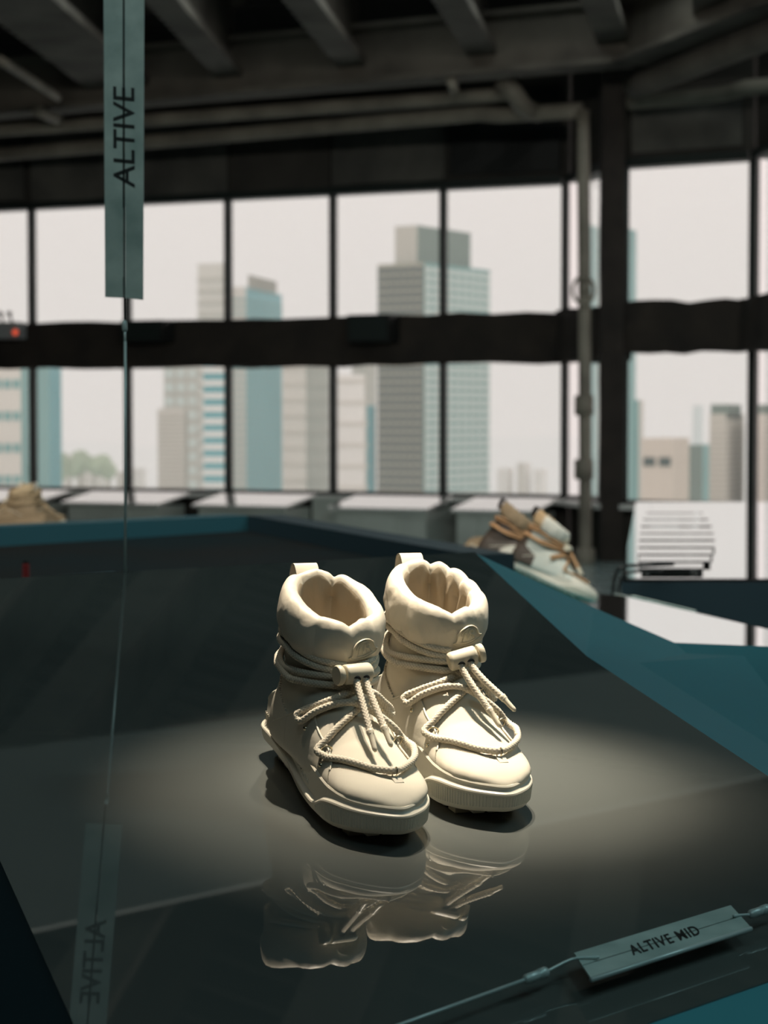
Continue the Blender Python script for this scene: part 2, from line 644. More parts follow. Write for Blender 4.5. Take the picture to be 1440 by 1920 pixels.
def rad_hit(bv, ang, z, cy=-45):
    d = Vector((sin(ang), cos(ang), 0))
    c = Vector((0.0003, cy * MM, z * MM))
    h = bv.ray_cast(c + d * 0.3, -d)
    return h[0], d


def cord(name, pts, r, root, m=None, step=0.00055):
    """braided round cord: a lattice of small raised stitches with the shade of the gaps painted in darker"""
    P = resample(pts, step)
    seg = 24
    mb = MB()
    val = []
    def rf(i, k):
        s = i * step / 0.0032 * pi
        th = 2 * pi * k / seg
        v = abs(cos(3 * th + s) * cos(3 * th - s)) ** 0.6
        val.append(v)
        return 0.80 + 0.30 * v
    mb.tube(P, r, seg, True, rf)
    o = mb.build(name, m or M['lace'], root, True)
    at_ = o.data.attributes.new('braid_shade', 'FLOAT', 'POINT')
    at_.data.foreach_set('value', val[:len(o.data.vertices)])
    return o


def snake(bv, way, lift, n=14, floor_only=False):
    """path through way points (x, y) over the instep, laid on the upper; taut between the points"""
    pts = spline([Vector((a[0], a[1], 0)) for a in way], n)
    out = []
    extra = [a[2] if len(a) > 2 else 0 for a in way]
    for i, p in enumerate(pts):
        h = top_z(bv, p.x, p.y)
        j = i / n
        a = int(min(j, len(way) - 1)); b2 = min(a + 1, len(way) - 1)
        e = extra[a] + (extra[b2] - extra[a]) * (j - a)
        out.append(Vector((p.x * MM, p.y * MM, (h.z if h is not None else 0.05) + (lift + e) * MM)))
    for _ in range(6):                       # pull taut: never below the surface
        new = [q.copy() for q in out]
        for i in range(1, len(out) - 1):
            avg = (out[i - 1].z + out[i + 1].z) / 2
            new[i].z = max(out[i].z, avg)
        out = new
    return out


def wrap(bv, zfun, lift, a0, a1, n=90, cy=-45):
    out = []
    for i in range(n + 1):
        a = a0 + (a1 - a0) * i / n
        z = zfun(a)
        h, d = rad_hit(bv, a, z, cy)
        rr = (h - Vector((0.0003, cy * MM, z * MM))).length if h is not None else 0.038
        out.append((a, z, rr, d))
    rs = [o[2] for o in out]
    for _ in range(8):
        rs = [rs[0]] + [max(rs[i], (rs[i - 1] + rs[i + 1]) / 2) for i in range(1, len(rs) - 1)] + [rs[-1]]
    return [Vector((0.0003, cy * MM, z * MM)) + d * (r + lift * MM) for (a, z, _, d), r in zip(out, rs)]


def collar(root, bv, creases, mirror, seed):
    """puffy rolled top of the shaft"""
    NU, NVc = 360, 44
    vs = []
    # section: (radial offset from the shaft line, height), from the outside foot over the rim and down inside
    sec = [(-3, -18.0), (1.5, -18.5), (5, -15.5), (7.4, -9), (8.0, -2), (7.6, 5), (6.0, 11.5), (3.0, 15.8), (-0.8, 17.2), (-4.0, 15.8), (-6.4, 11), (-7.6, 4), (-8.6, -6), (-8.6, -18), (-7.8, -34), (-7, -52), (-13, -66)]
    secp = spline([Vector((a, 0, c)) for a, c in sec], 5)
    tot = len(secp)
    for i in range(NU):
        u = 2 * pi * i / NU
        su, cu = sin(u), cos(u)
        for j, q in enumerate(secp):
            off, hz = q.x, q.z
            fr = j / (tot - 1)
            top = exp(-((fr - 0.53) / 0.13) ** 2)
            inner = max(0.0, min(1.0, (fr - 0.5) / 0.08)) * max(0.0, min(1.0, (0.95 - fr) / 0.15))
            lowout = exp(-((fr - 0.06) / 0.09) ** 2)
            y0 = -41 + 46 * cu
            zm = 147.5 - (y0 + 86) * 0.275
            d = 0.0
            for (uc, amp, wd, kind) in creases:
                du = atan2(sin(u - uc), cos(u - uc))
                g = 1.15 * exp(-(abs(du) / wd) ** 1.2) - 0.25 * exp(-((abs(du) - 2.4 * wd) / (1.3 * wd)) ** 2)
                if kind == 'in': d += -amp * g * (inner * 1.0 + top * 0.6)
                elif kind == 'top': d += -amp * g * top
                elif kind == 'low': d += -amp * g * lowout
                elif kind == 'out': d += -amp * g * exp(-((fr - 0.33) / 0.2) ** 2)
            # thickness runs: creases pull towards the middle of the roll
            cxm, czm = -3.0, -2.0
            sx, sz = off - cxm, hz - czm
            ln = hypot(sx, sz) or 1
            nz = mnoise.noise(Vector((cu * 2.2 + seed, su * 2.2, fr * 4))) * 2.0 - abs(mnoise.noise(Vector((cu * 2.6 + seed, su * 2.6, fr * 5 + 3)))) * 1.3 + 0.3 + mnoise.noise(Vector((cu * 9 + seed, su * 9, fr * 14))) * 0.25
            kk = d + nz * (1 if fr < 0.9 else 0)
            off2 = off + sx / ln * kk
            hz2 = hz + sz / ln * kk * (0.8 if fr < 0.75 else 0.2)
            rx, ry = 33.8 + off2, 41.0 + off2
            if fr > 0.45:                       # leaf-shaped opening
                pin = 1 - 0.10 * inner * abs(su) ** 2
                rx *= pin
            vs.append((mirror * (-0.3 + rx * su) * MM, (-41 + ry * cu) * MM, (zm + hz2) * MM))
    K = tot
    fs = []
    for i in range(NU):
        for j in range(K - 1):
            a, b2 = i * K + j, ((i + 1) % NU) * K + j
            fs.append((a, a + 1, b2 + 1, b2))
    if mirror > 0: fs = [f[::-1] for f in fs]
    fs = [f[::-1] for f in fs]
    o = mesh_obj('collar', vs, fs, M['nylon'], root, True)
    o.data.materials.append(M['lining'])
    for p in o.data.polygons:
        if p.index % (K - 1) > 0.60 * K: p.material_index = 1
    return o


def patch_on(bvs, u0, u1, v0, v1, origin, nu, nv, inside, thick, name, m, root, outward=False):
    """a panel cut out of the surface: origin(u, v) -> ray start and direction; inside(u, v) trims it"""
    P = {}
    for i in range(nu + 1):
        for j in range(nv + 1):
            u = u0 + (u1 - u0) * i / nu; v = v0 + (v1 - v0) * j / nv
            a, d = origin(u, v)
            h = bvs.ray_cast(a, d)
            sgn_ = 1 if outward else -1
            if h[0] is not None: P[(i, j)] = (h[0], h[1] if h[1].dot(d) * sgn_ > 0 else -h[1], inside(h[0].x / MM, h[0].y / MM, h[0].z / MM) if outward else inside(u, v))
    vs, fs, idx = [], [], {}
    cells = [(i, j) for i in range(nu) for j in range(nv) if all(q in P and P[q][2] for q in ((i, j), (i + 1, j), (i + 1, j + 1), (i, j + 1)))]
    def vid(q, lvl):
        if (q, lvl) not in idx:
            idx[(q, lvl)] = len(vs)
            p, nn, _ = P[q]
            vs.append(p + nn * (thick if lvl else -0.0008))
        return idx[(q, lvl)]
    edges = {}
    for (i, j) in cells:
        qs = [(i, j), (i + 1, j), (i + 1, j + 1), (i, j + 1)]
        fs.append(tuple(vid(q, 1) for q in qs))
        for a, b2 in zip(qs, qs[1:] + qs[:1]):
            if (b2, a) in edges: edges.pop((b2, a))
            else: edges[(a, b2)] = 1
    for (a, b2) in edges:
        fs.append((vid(b2, 1), vid(a, 1), vid(a, 0), vid(b2, 0)))
    o = mesh_obj(name, vs, fs, m, root, True)
    b = bmesh.new(); b.from_mesh(o.data)
    bmesh.ops.recalc_face_normals(b, faces=b.faces)
    b.to_mesh(o.data); b.free()
    smooth_angle(o, 50)
    return o


def build_boot(name, M3, origin, mirror, seed, creases, lock_dir, tips, label, group):
    root = empty(name, origin, M3)
    tag(root, label, 'boot', group)
    make_sole(root, mirror)
    upper, bv = make_upper(root, mirror, seed)
    col = collar(root, bv, creases, mirror, seed)
    cbv = BVHTree.FromPolygons([v.co.copy() for v in col.data.vertices], [tuple(p.vertices) for p in col.data.polygons])

    # toe cap of heavier cloth, with its stitched seam
    seam = lambda x: 91 - (abs(x - 6) / 40.0) ** 2 * 34
    patch_on(bv, radians(-128), radians(128), radians(-14), radians(89), lambda u, v: (Vector((0.008, 0.072, 0.030)), Vector((sin(u) * cos(v), cos(u) * cos(v), sin(v)))), 200, 90,
             lambda x, y, z: y > seam(x), 0.0011, 'toe_cap', M['canvas'], root, True)
    st = MB()
    for k in range(-32, 44):
        x0 = k * 1.0
        a = top_z(bv, x0, seam(x0) + 1.6); c = top_z(bv, x0 + 0.62, seam(x0 + 0.62) + 1.6)
        if a is not None and c is not None and (a - c).length < 0.004:
            st.tube([a + Vector((0, 0, 0.0013)), c + Vector((0, 0, 0.0013))], 0.00032, 5)
    s = st.build('seam_stitching', M['stitch'], root)
    s['kind'] = 'stuff'
    # side overlays from the eyelets down to the sole
    for sg in (1, -1):
        def edge(y):
            return interp(y, [-70, -40, -10, 8, 30, 50, 64, 85], [44, 56, 69, 73, 62, 53, 47, 30])
        patch_on(bv, -72, 78, 26, 84, lambda u, v: (Vector((sg * 0.3, u * MM, v * MM)), Vector((-sg, 0, 0))), 120, 60,
                 lambda u, v: v < edge(u), 0.0016, 'side_panel', M['counter'], root)
        rope = []
        for k in range(0, 46):
            y = -66 + k * 3.0
            h = side_hit(bv, y, edge(y), sg)
            if h is not None: rope.append(h + Vector((sg * 0.0012, 0, 0.0006)))
        if len(rope) > 3:
            MB().tube(resample(spline(rope, 2), 0.002), 0.0009, 8).build('piping', M['counter'], root, True)
    patch_on(bv, -2.2, 2.2, 30, 92, lambda u, v: (Vector((sin(u + pi) * 0.3, -0.06 + cos(u + pi) * 0.3, v * MM)), Vector((-sin(u + pi), -cos(u + pi), 0))), 90, 50,
             lambda u, v: v < 90 - 14 * abs(u), 0.0017, 'heel_counter', M['counter'], root)

    # pull tab: a webbing loop at the back of the collar
    tb = MB()
    w = 10.0
    prof = [(-80, 152), (-82, 159), (-86, 165), (-90, 168), (-94.5, 166.5), (-97, 161), (-97, 152), (-95, 142)]
    pr = spline([Vector((0, a, c)) for a, c in prof], 5)
    nrm = []
    for i in range(len(pr)):
        t = (pr[min(i + 1, len(pr) - 1)] - pr[max(i - 1, 0)]).normalized()
        nrm.append(Vector((0, t.z, -t.y)))
    vs = []
    for p, q in zip(pr, nrm):
        for x in (-w, w):
            vs.append((Vector((x + 4, 0, 0)) + p + q * 0.8) * MM)
        for x in (w, -w):
            vs.append((Vector((x + 4, 0, 0)) + p - q * 0.8) * MM)
    fs = [(4 * i + a, 4 * i + (a + 1) % 4, 4 * i + 4 + (a + 1) % 4, 4 * i + 4 + a) for i in range(len(pr) - 1) for a in range(4)]
    fs += [(3, 2, 1, 0), tuple(4 * (len(pr) - 1) + a for a in range(4))]
    tb.add(vs, fs)
    t = tb.build('pull_tab', M['canvas'], root, False)
    smooth_angle(t, 50)

    # moulded badge low on the front of the collar
    bell = [(-13.5, -4.5), (-12, -7.2), (-7, -9.2), (0, -10.2), (7, -9.2), (12, -7.2), (13.5, -4.5), (11.2, -3.2), (10.2, 0.5), (9.2, 4.5), (5.6, 8.6), (0, 10.2), (-5.6, 8.6), (-9.2, 4.5), (-10.2, 0.5), (-11.2, -3.2)]
    ca, sa = cos(radians(13)), sin(radians(13))
    def onc(x, z, lift, uc=8.5, zc=120.0):
        xx = (x * ca - z * sa) + uc
        zz = (x * sa + z * ca) + zc
        h = cbv.ray_cast(Vector((-xx * MM, 0.3, zz * MM)), Vector((0, -1, 0)))
        if h[0] is None: return Vector((-xx * MM, 0.004, zz * MM))
        return Vector((h[0].x, max(h[0].y, -0.006) + lift * MM, h[0].z))
    def bell_ring(s, n=3):
        return spline([Vector((x * s, z * s, 0)) for x, z in bell] + [Vector((bell[0][0] * s, bell[0][1] * s, 0))], n)[:-1]
    rings = [(1.0, -1.5), (1.0, 1.6), (0.97, 2.1), (0.90, 2.1), (0.87, 1.3), (0.5, 1.35), (0.02, 1.4)]
    vs = []
    for s, lf in rings:
        for p in bell_ring(s): vs.append(onc(p.x * 1.04, p.y * 0.78, lf))
    nb = len(vs) // len(rings)
    fs = [(r * nb + i, r * nb + (i + 1) % nb, (r + 1) * nb + (i + 1) % nb, (r + 1) * nb + i) for r in range(len(rings) - 1) for i in range(nb)]
    bd = mesh_obj('badge', vs, fs, M['plastic'], root)
    b = bmesh.new(); b.from_mesh(bd.data); bmesh.ops.recalc_face_normals(b, faces=b.faces); b.to_mesh(bd.data); b.free()
    smooth_angle(bd, 45)
    mb = MB()
    strokes = [[(-6.5, -4), (-5, 1), (-3, 4.5), (-2.2, 0), (-1.6, -4.2)], [(-1.8, -4), (0, 1), (1.6, 5), (1.9, 0), (2.0, -4.2)],
               [(2.2, 5), (5.2, 4.2), (5.4, 1.4), (2.6, 0.6), (5.0, -1.2), (6.6, -4)], [(-7.5, -5.6), (-2, -6.8), (3, -6.8), (7.8, -5.4)],
               [(-7.0, 1.5), (-5.5, 5), (-2.5, 7.2), (0, 7.8), (3, 7)]]
    for stq in strokes:
        mb.tube([onc(p.x * 0.96, p.y * 0.76, 1.75) for p in spline([Vector((a, c, 0)) for a, c in stq], 5)], 0.00042, 6)
    mb.build('badge_monogram', M['plastic'], bd, True)

    # lacing
    R = 0.00270
    LL, LU = Vector((40.5, 49, 52)), Vector((42, 7, 69))
    RL, RU = Vector((-30, 46, 55)), Vector((-33, 7, 70))
    ring = Vector((1, 96, 47))

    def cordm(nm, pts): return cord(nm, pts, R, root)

    def lay(pts, lift=3.1, k=3, free=False):
        """moves points of a path off the skin so that the cord rests on it"""
        P = [Vector(p) for p in pts]
        for _ in range(k):
            for i in range(1, len(P) - 1):
                P[i] = (P[i - 1] + P[i] * 2 + P[i + 1]) / 4
            for i, p in enumerate(P):
                q, nn, _, d = bv.find_nearest(p)
                if q is None: continue
                sd = (p - q).dot(nn)
                if sd < lift * MM: P[i] = q + nn * (lift * MM)
        return P

    def path(way, lift=3.1, n=14):
        return lay(spline([Vector(a) * MM for a in way], n), lift)
    # one long lace: round the shaft, through the right upper eyelet, across, through the ring, across again and away
    def sweep_pts(sg, lift, zs, zb):
        def zf(a):
            t = abs(a)
            return zs + (92.5 - zs) * max(0, 1 - (t - 0.30) / 0.9) if t < 1.2 else zs + (zb - zs) * (t - 1.2) / 1.94
        return wrap(bv, zf, lift, -sg * 0.30, -sg * pi, 60)
    wR = sweep_pts(-1, 6.0, 89, 100)
    wL = sweep_pts(1, 3.2, 89, 96)
    way = [Vector(a) for a in ((-9, 23, 90), (-23, 18, 80), (-31, 12, 74))] + [RU + Vector((-2, 1, -1)), RU + Vector((1, 6, -2))]
    way += [Vector(a) for a in ((-20, 17, 81), (-4, 27, 83), (14, 36, 73), (31, 43, 62))] + [LL + Vector((2, -3, 2)), LL + Vector((0, 5, -1))]
    way += [Vector(a) for a in ((31, 70, 50), (16, 86, 49))] + [ring + Vector((0, 0.5, 2))] + [Vector(a) for a in ((-11, 90, 50), (-24, 77, 52), (-31, 60, 55))] + [RL + Vector((-2, 2, 0)), RL + Vector((1, -4, 3))]
    way += [Vector(a) for a in ((-22, 42, 66), (-9, 38, 76), (6, 33, 84), (20, 27, 83), (34, 18, 75))] + [LU + Vector((0, 3, -3)), LU + Vector((1, -3, 1))]
    way += [Vector(a) for a in ((33, 10, 77), (18, 21, 86))]
    mid = spline([wR[0]] + [w * MM for w in way] + [wL[0]], 10)
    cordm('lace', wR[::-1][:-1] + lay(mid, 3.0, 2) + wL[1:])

    def wz(lo, side, back):
        def f(a):
            t = abs(atan2(sin(a), cos(a)))
            if t < pi / 2: return lo + (side - lo) * (1 - cos(t)) ** 0.8
            return side + (back - side) * (1 - cos((t - pi / 2) * 2)) / 2
        return f
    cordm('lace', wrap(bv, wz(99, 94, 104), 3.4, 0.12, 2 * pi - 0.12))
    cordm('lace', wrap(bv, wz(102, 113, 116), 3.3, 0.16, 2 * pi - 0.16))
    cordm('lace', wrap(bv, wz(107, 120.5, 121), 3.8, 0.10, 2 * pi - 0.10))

    # cord lock
    lc = Vector((0.0015, 0.0200, 0.1040))
    ax = Vector((1, 0.10 * lock_dir, -0.02 if lock_dir > 0 else -0.28)).normalized()
    rot = ax.to_track_quat('Z', 'Y').to_matrix()
    def lathe(prof, seg=28):
        vs = []
        for r, z in prof:
            for k in range(seg):
                a = 2 * pi * k / seg
                vs.append(lc + rot @ Vector((r * cos(a), r * sin(a), z)) )
        fs = [(i * seg + k, i * seg + (k + 1) % seg, (i + 1) * seg + (k + 1) % seg, (i + 1) * seg + k) for i in range(len(prof) - 1) for k in range(seg)]
        return vs, fs
    L2 = 0.0115
    sgb = 1 if lock_dir > 0 else -1                 # which end has the push button
    prof = [(0.0001, -L2), (0.0060, -L2), (0.0074, -L2 + 0.0012), (0.0078, -L2 + 0.003), (0.0078, L2 - 0.002), (0.0075, L2 - 0.0006), (0.0068, L2), (0.0045, L2 + 0.0002), (0.0045, L2 - 0.004), (0.0001, L2 - 0.004)]
    prof = [(r, z * sgb) for r, z in prof]
    lk = mesh_obj('cord_lock', *lathe(prof), M['plastic'], root)
    smooth_angle(lk, 40)
    prof = [(0.0040, L2 - 0.003), (0.0040, L2 + 0.0016), (0.0070, L2 + 0.0020), (0.0078, L2 + 0.0030), (0.0078, L2 + 0.0058), (0.0071, L2 + 0.0068), (0.0001, L2 + 0.0070)]
    prof = [(r, z * sgb) for r, z in prof]
    bt = mesh_obj('lock_button', *lathe(prof), M['plastic'], lk)
    smooth_angle(bt, 40)
    def bez(a, b2, c, d, n=26):
        a, b2, c, d = map(Vector, (a, b2, c, d))
        return [a * (1 - t) ** 3 + b2 * 3 * t * (1 - t) ** 2 + c * 3 * t * t * (1 - t) + d * t ** 3 for t in [i / n for i in range(n + 1)]]
    # hanging ends with moulded tips
    for k, (ex, ey, ez) in enumerate(tips):
        sx = lc + ax * ((0.0035 if k == 0 else -0.0045)) + Vector((0, 0.0060, -0.0028))
        e = Vector((ex, ey, ez)) * MM
        hole = MB().tube([sx + Vector((0, -0.001, 0.0008)), sx + Vector((0, 0.0008, -0.0004))], 0.0036, 16)
        hole.build('lock_eye', M['black'], lk, True)
        dirv = (e - sx)
        path = bez(sx - Vector((0, 0.003, -0.002)), sx + Vector((0, 0.007, -0.008)), e - dirv * 0.38, e - dirv * 0.23, 30)
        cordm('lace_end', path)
        a = path[-1]
        q = (e - a).normalized()
        ln = (e - a).length
        pts = [a - q * 0.004 + q * (ln + 0.004) * i / 12 for i in range(13)]
        rr = [0.00305, 0.0030, 0.0028, 0.0025, 0.00225, 0.00215, 0.0021, 0.0021, 0.00205, 0.0020, 0.0020, 0.0018, 0.0008]
        MB().tube(pts, rr, 14).build('lace_tip', M['plastic'], root, True)

    # metal eyelets with their small studs, and the front ring on its tab
    def wire_ring(c, nrm_, up, rx, rz, r, nm):
        c = Vector(c); n1 = Vector(nrm_).normalized(); u = (Vector(up) - n1 * Vector(up).dot(n1)).normalized(); s1 = n1.cross(u)
        pts = [c + u * (cos(t) * rz) + s1 * (sin(t) * rx) for t in [2 * pi * i / 28 for i in range(29)]]
        return MB().tube(pts, r, 8, False).build(nm, M['wire'], root, True)
    for (x, y, z) in (LL, LU, RL, RU):
        sg = 1 if x > 0 else -1
        h = side_hit(bv, y, z, sg)
        if h is None: continue
        c = h + Vector((sg * 0.0015, 0.0, 0.0012))
        wire_ring(c, (0.25 * sg, 1, -0.4), (0, 0.3, 1), 0.0042, 0.0046, 0.00065, 'eyelet')
        h2 = side_hit(bv, y + 3, z - 9, sg)
        if h2 is not None:
            MB().tube([h2 - Vector((sg * 0.001, 0, 0)), h2 + Vector((sg * 0.0022, 0, 0)), h2 + Vector((sg * 0.0030, 0, 0))], [0.0021, 0.0021, 0.0012], 12).build('stud', M['wire'], root, True)
    h = top_z(bv, ring.x, ring.y)
    wire_ring(h + Vector((0, 0.001, 0.0036)), (1, 0.1, 0.1), (0, 0.3, 1), 0.0028, 0.0055, 0.0006, 'front_ring')
    MB().box((-0.0042, -0.0015, -0.001), (0.0035, 0.007, 0.0014), Matrix.Translation(h + Vector((0, 0.0030, 0.0008))) @ Matrix.Rotation(radians(-20), 4, 'X'), 0.0006).build('ring_tab', M['canvas'], root)
    return root


R0 = Matrix(((-0.91207059, 0.40593278, 0.05784296), (-0.40999733, -0.90473689, -0.11555680), (0.00542437, -0.12911141, 0.99161526)))
O0 = Vector((-0.03326669, 1.65963834, CAMZ - 0.29581414))
R1 = Matrix(((-0.92304002, 0.38033053, 0.05784296), (-0.38459809, -0.91582255, -0.11555680), (0.00902411, -0.12890984, 0.99161526)))
O1 = Vector((0.05030, 1.73137475, CAMZ - 0.29233))

cr0 = [(0.05, 5.5, 0.15, 'in'), (0.08, 1.7, 0.08, 'top'), (-0.50, 1.3, 0.08, 'top'), (3.62, 5.5, 0.13, 'in'), (3.66, 1.4, 0.08, 'top'), (2.70, 3.0, 0.16, 'in'), (5.45, 2.6, 0.13, 'in'), (0.75, 1.0, 0.10, 'out')] + [(0.80 + k * 0.62, 2.0, 0.06, 'low') for k in range(4)]
cr1 = [(0.10, 4.5, 0.15, 'in'), (0.12, 1.4, 0.08, 'top'), (2.75, 3.5, 0.15, 'in'), (3.45, 5.0, 0.10, 'in'), (3.47, 1.4, 0.08, 'top'), (3.92, 3.8, 0.08, 'in'), (4.38, 4.2, 0.09, 'in'), (4.85, 3.2, 0.09, 'in'), (5.80, 1.6, 0.08, 'top'), (1.1, 1.0, 0.10, 'out')] + [(0.60 + k * 0.66, 2.0, 0.06, 'low') for k in range(4)]
boot_a = build_boot('winter_boot', R0, O0, 1, 1.0, cr0, 1, [(8, 76, 58), (-5, 76, 61)],
                    'cream lace-up winter boot, nearer one, its lace ends lying on the instep', 'pair of cream boots on the grey display top')
boot_b = build_boot('winter_boot', R1, O1, 1, 5.0, cr1, -1, [(-12, 70, 60), (-25, 68, 72)],
                    'cream lace-up winter boot standing behind on the right, lace ends hanging free', 'pair of cream boots on the grey display top')


# ================================================================== the display island under the boots
A_ = on(890, 1035); B_ = on(1100, 1230); C_ = on(1440, 1455)
C2 = B_ + (C_ - B_) * 1.9
LB = on(0, 1085); LB2 = on(-232, 1098)
L1, L2p = on(0, 1605), on(140, 1920)
F1 = on(1210, 1920); F2 = on(1440, 1840)
F3 = F2 + (F2 - F1) * 1.3
F0 = F1 + (F1 - F2) * 1.2
L3 = L2p + (L2p - L1) * 0.8
top_poly = [LB2, L3, F0, F3, C2, B_, A_]
island = empty('display_island', PO - Vector((0, 0, PO.z)))
tag(island, 'low faceted display island, grey glossy top and teal sides, carrying the cream boots', 'display stand')


def child(o, parent):
    mw = o.matrix_world.copy()
    o.parent = parent
    o.matrix_parent_inverse = Matrix.Translation(-parent.location)
    return o


pl = plate('top_panel', top_poly, PN, 0.012, M['top']); child(pl, island)
down = Vector((0, 0, -1))
E_ = at(1115, 1140, 2.85); F_ = at(1265, 1205, 2.66); G_ = at(1440, 1212, 2.60); G2 = G_ + (G_ - F_) * 2.0 + Vector((0, -0.25, -0.02))


def facet(name, pts, m, thick=0.010):
    n = (Vector(pts[1]) - Vector(pts[0])).cross(Vector(pts[2]) - Vector(pts[0])).normalized()
    if n.z < 0: n = -n
    pts = [Vector(p) for p in pts]
    o = plate(name, pts, n, thick, m)
    return child(o, island)


e = PN * 0.001
sideR = MB()
facet('side_panel', [B_ - e, E_, A_ - e], M['teal'])
facet('side_panel', [B_ - e, F_, E_], M['teal'])
facet('side_panel', [B_ - e, C2 - e, G2, G_, F_], M['teal'])
# dark side falling away on the left
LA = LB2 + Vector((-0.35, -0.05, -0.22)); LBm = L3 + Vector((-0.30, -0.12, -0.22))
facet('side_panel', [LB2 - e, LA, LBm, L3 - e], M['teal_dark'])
# front side
FA = F0 + Vector((0.05, -0.30, -0.10)); FB = F3 + Vector((0.10, -0.34, -0.10))
facet('side_panel', [F0 - e, FA, FB, F3 - e], M['teal'])
# back side
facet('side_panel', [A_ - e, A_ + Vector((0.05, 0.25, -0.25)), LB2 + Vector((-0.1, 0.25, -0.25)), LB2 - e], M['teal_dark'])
# plinth below, standing on the floor
pb = MB()
cx = sum((p for p in top_poly), Vector()) / len(top_poly)
ring_t = [cx + (p - cx) * 0.8 for p in top_poly]
vs = [(p.x, p.y, 0.0) for p in ring_t] + [(p.x, p.y, p.z - 0.03) for p in ring_t]
n_ = len(ring_t)
pb.add(vs, [tuple(range(n_))[::-1], tuple(range(n_, 2 * n_))] + [(i, (i + 1) % n_, n_ + (i + 1) % n_, n_ + i) for i in range(n_)])
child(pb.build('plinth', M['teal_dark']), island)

# ------------------------------------------------------------------ the sign lying on its cable in front
def sign_front():
    h = 0.0125
    c00, c10, c11, c01 = on(1108, 1838, h), on(1408, 1742, h), on(1370, 1708, h), on(1076, 1790, h)
    X = (c10 - c00).normalized()
    W_ = (c10 - c00).length
    Y = ((c01 - c00) - X * (c01 - c00).dot(X))
    D_ = Y.length
    Y.normalize()
    # the plate tips a little towards the viewer
    Z = X.cross(Y)
    mtx = Matrix((X, Y, Z)).transposed()
    root = empty('sign_plate', c00, mtx)
    tag(root, 'small steel sign reading ALTIVE MID on a taut cable in front of the boots', 'sign')
    shear = (c01 - c00).dot((c10 - c00).normalized())
    def P(u, v, z): return Vector((u * W_ + v * shear, v * D_, z))
    t = 0.0012
    for (v0, v1) in ((0.0, 0.485), (0.515, 1.0)):
        q = [P(0, v0, 0), P(1, v0, 0), P(1, v1, 0), P(0, v1, 0)]
        mesh_obj('half_plate', q + [p + Vector((0, 0, t)) for p in q], [(3, 2, 1, 0), (4, 5, 6, 7), (0, 1, 5, 4), (1, 2, 6, 5), (2, 3, 7, 6), (3, 0, 4, 7)], M['steel'], root)
    q = [P(0, -0.0, 0.001), P(1, -0.0, 0.001), P(1, -0.05, -0.0035), P(0, -0.05, -0.0035)]
    lip = MB().tube([P(0, 0.0, 0.0002), P(1, 0.0, 0.0002)], 0.0016, 10).build('front_lip', M['cable'], root, True)
    me = text_mesh('ALTIVE MID', D_ * 0.52, 0.0001, 0.0002, 1.12)
    xs = [v.co.x for v in me.vertices]
    k = (W_ * 0.43) / (max(xs) - min(xs))
    for v in me.vertices:
        x, y = v.co.x * k, v.co.y
        v.co = P(0.50, 0.46, 0) + Vector((x + y / D_ * shear, y, t + 0.0003 + v.co.z))
    me.materials.append(M['ink'])
    to = bpy.data.objects.new('lettering', me); COL.objects.link(to); to.parent = root
    # cable, with its end fittings
    a, b2 = P(0, 0.5, t * 0.5), P(1, 0.5, t * 0.5)
    iw = root.matrix_world.inverted()
    cabl = empty('sign_cable', on(750, 1925, h))
    tag(cabl, 'thin steel cable holding the small sign plate above the display top', 'cable')
    A0 = on(560, 1990, h); A1 = on(1075, 1804, h); B1 = on(1384, 1722, h); B2 = on(1500, 1684, h)
    def put(o): return child(o, cabl)
    m0 = A0 + (A1 - A0) * 0.80
    put(MB().tube([A0, m0], 0.0011, 8).build('cable_run', M['cable'], None, True))
    dv = (A1 - A0).normalized()
    def fit(p, d, s=1.0):
        put(MB().tube([p, p + d * 0.002, p + d * 0.0125, p + d * 0.0135, p + d * 0.0142, p + d * 0.020, p + d * 0.021],
                      [0.0014, 0.0030, 0.0030, 0.0022, 0.0034, 0.0034, 0.0016], 12).build('cable_ferrule', M['cable'], None, True))
    fit(m0, dv)
    m1 = m0 + dv * 0.02
    pin = root.matrix_world @ P(0.10, 0.52, 0.0028)
    put(MB().tube(spline([m1, A1 + Vector((0, 0, 0.002)), pin], 6), 0.0010, 8).build('cable_hook', M['cable'], None, True))
    pin2 = root.matrix_world @ P(0.95, 0.50, 0.0028)
    dv2 = (B2 - B1).normalized()
    m2 = B1 + dv2 * 0.012
    put(MB().tube(spline([pin2, B1 + Vector((0, 0, 0.002)), m2], 6), 0.0010, 8).build('cable_hook', M['cable'], None, True))
    fit(m2, dv2)
    put(MB().tube([m2 + dv2 * 0.02, B2], 0.0011, 8).build('cable_run', M['cable'], None, True))
    # groove wire in the middle of the plate
    MB().tube([P(0.08, 0.5, 0.0006), P(0.92, 0.5, 0.0006)], 0.00045, 6).build('centre_wire', M['black'], root, True)


sign_front()


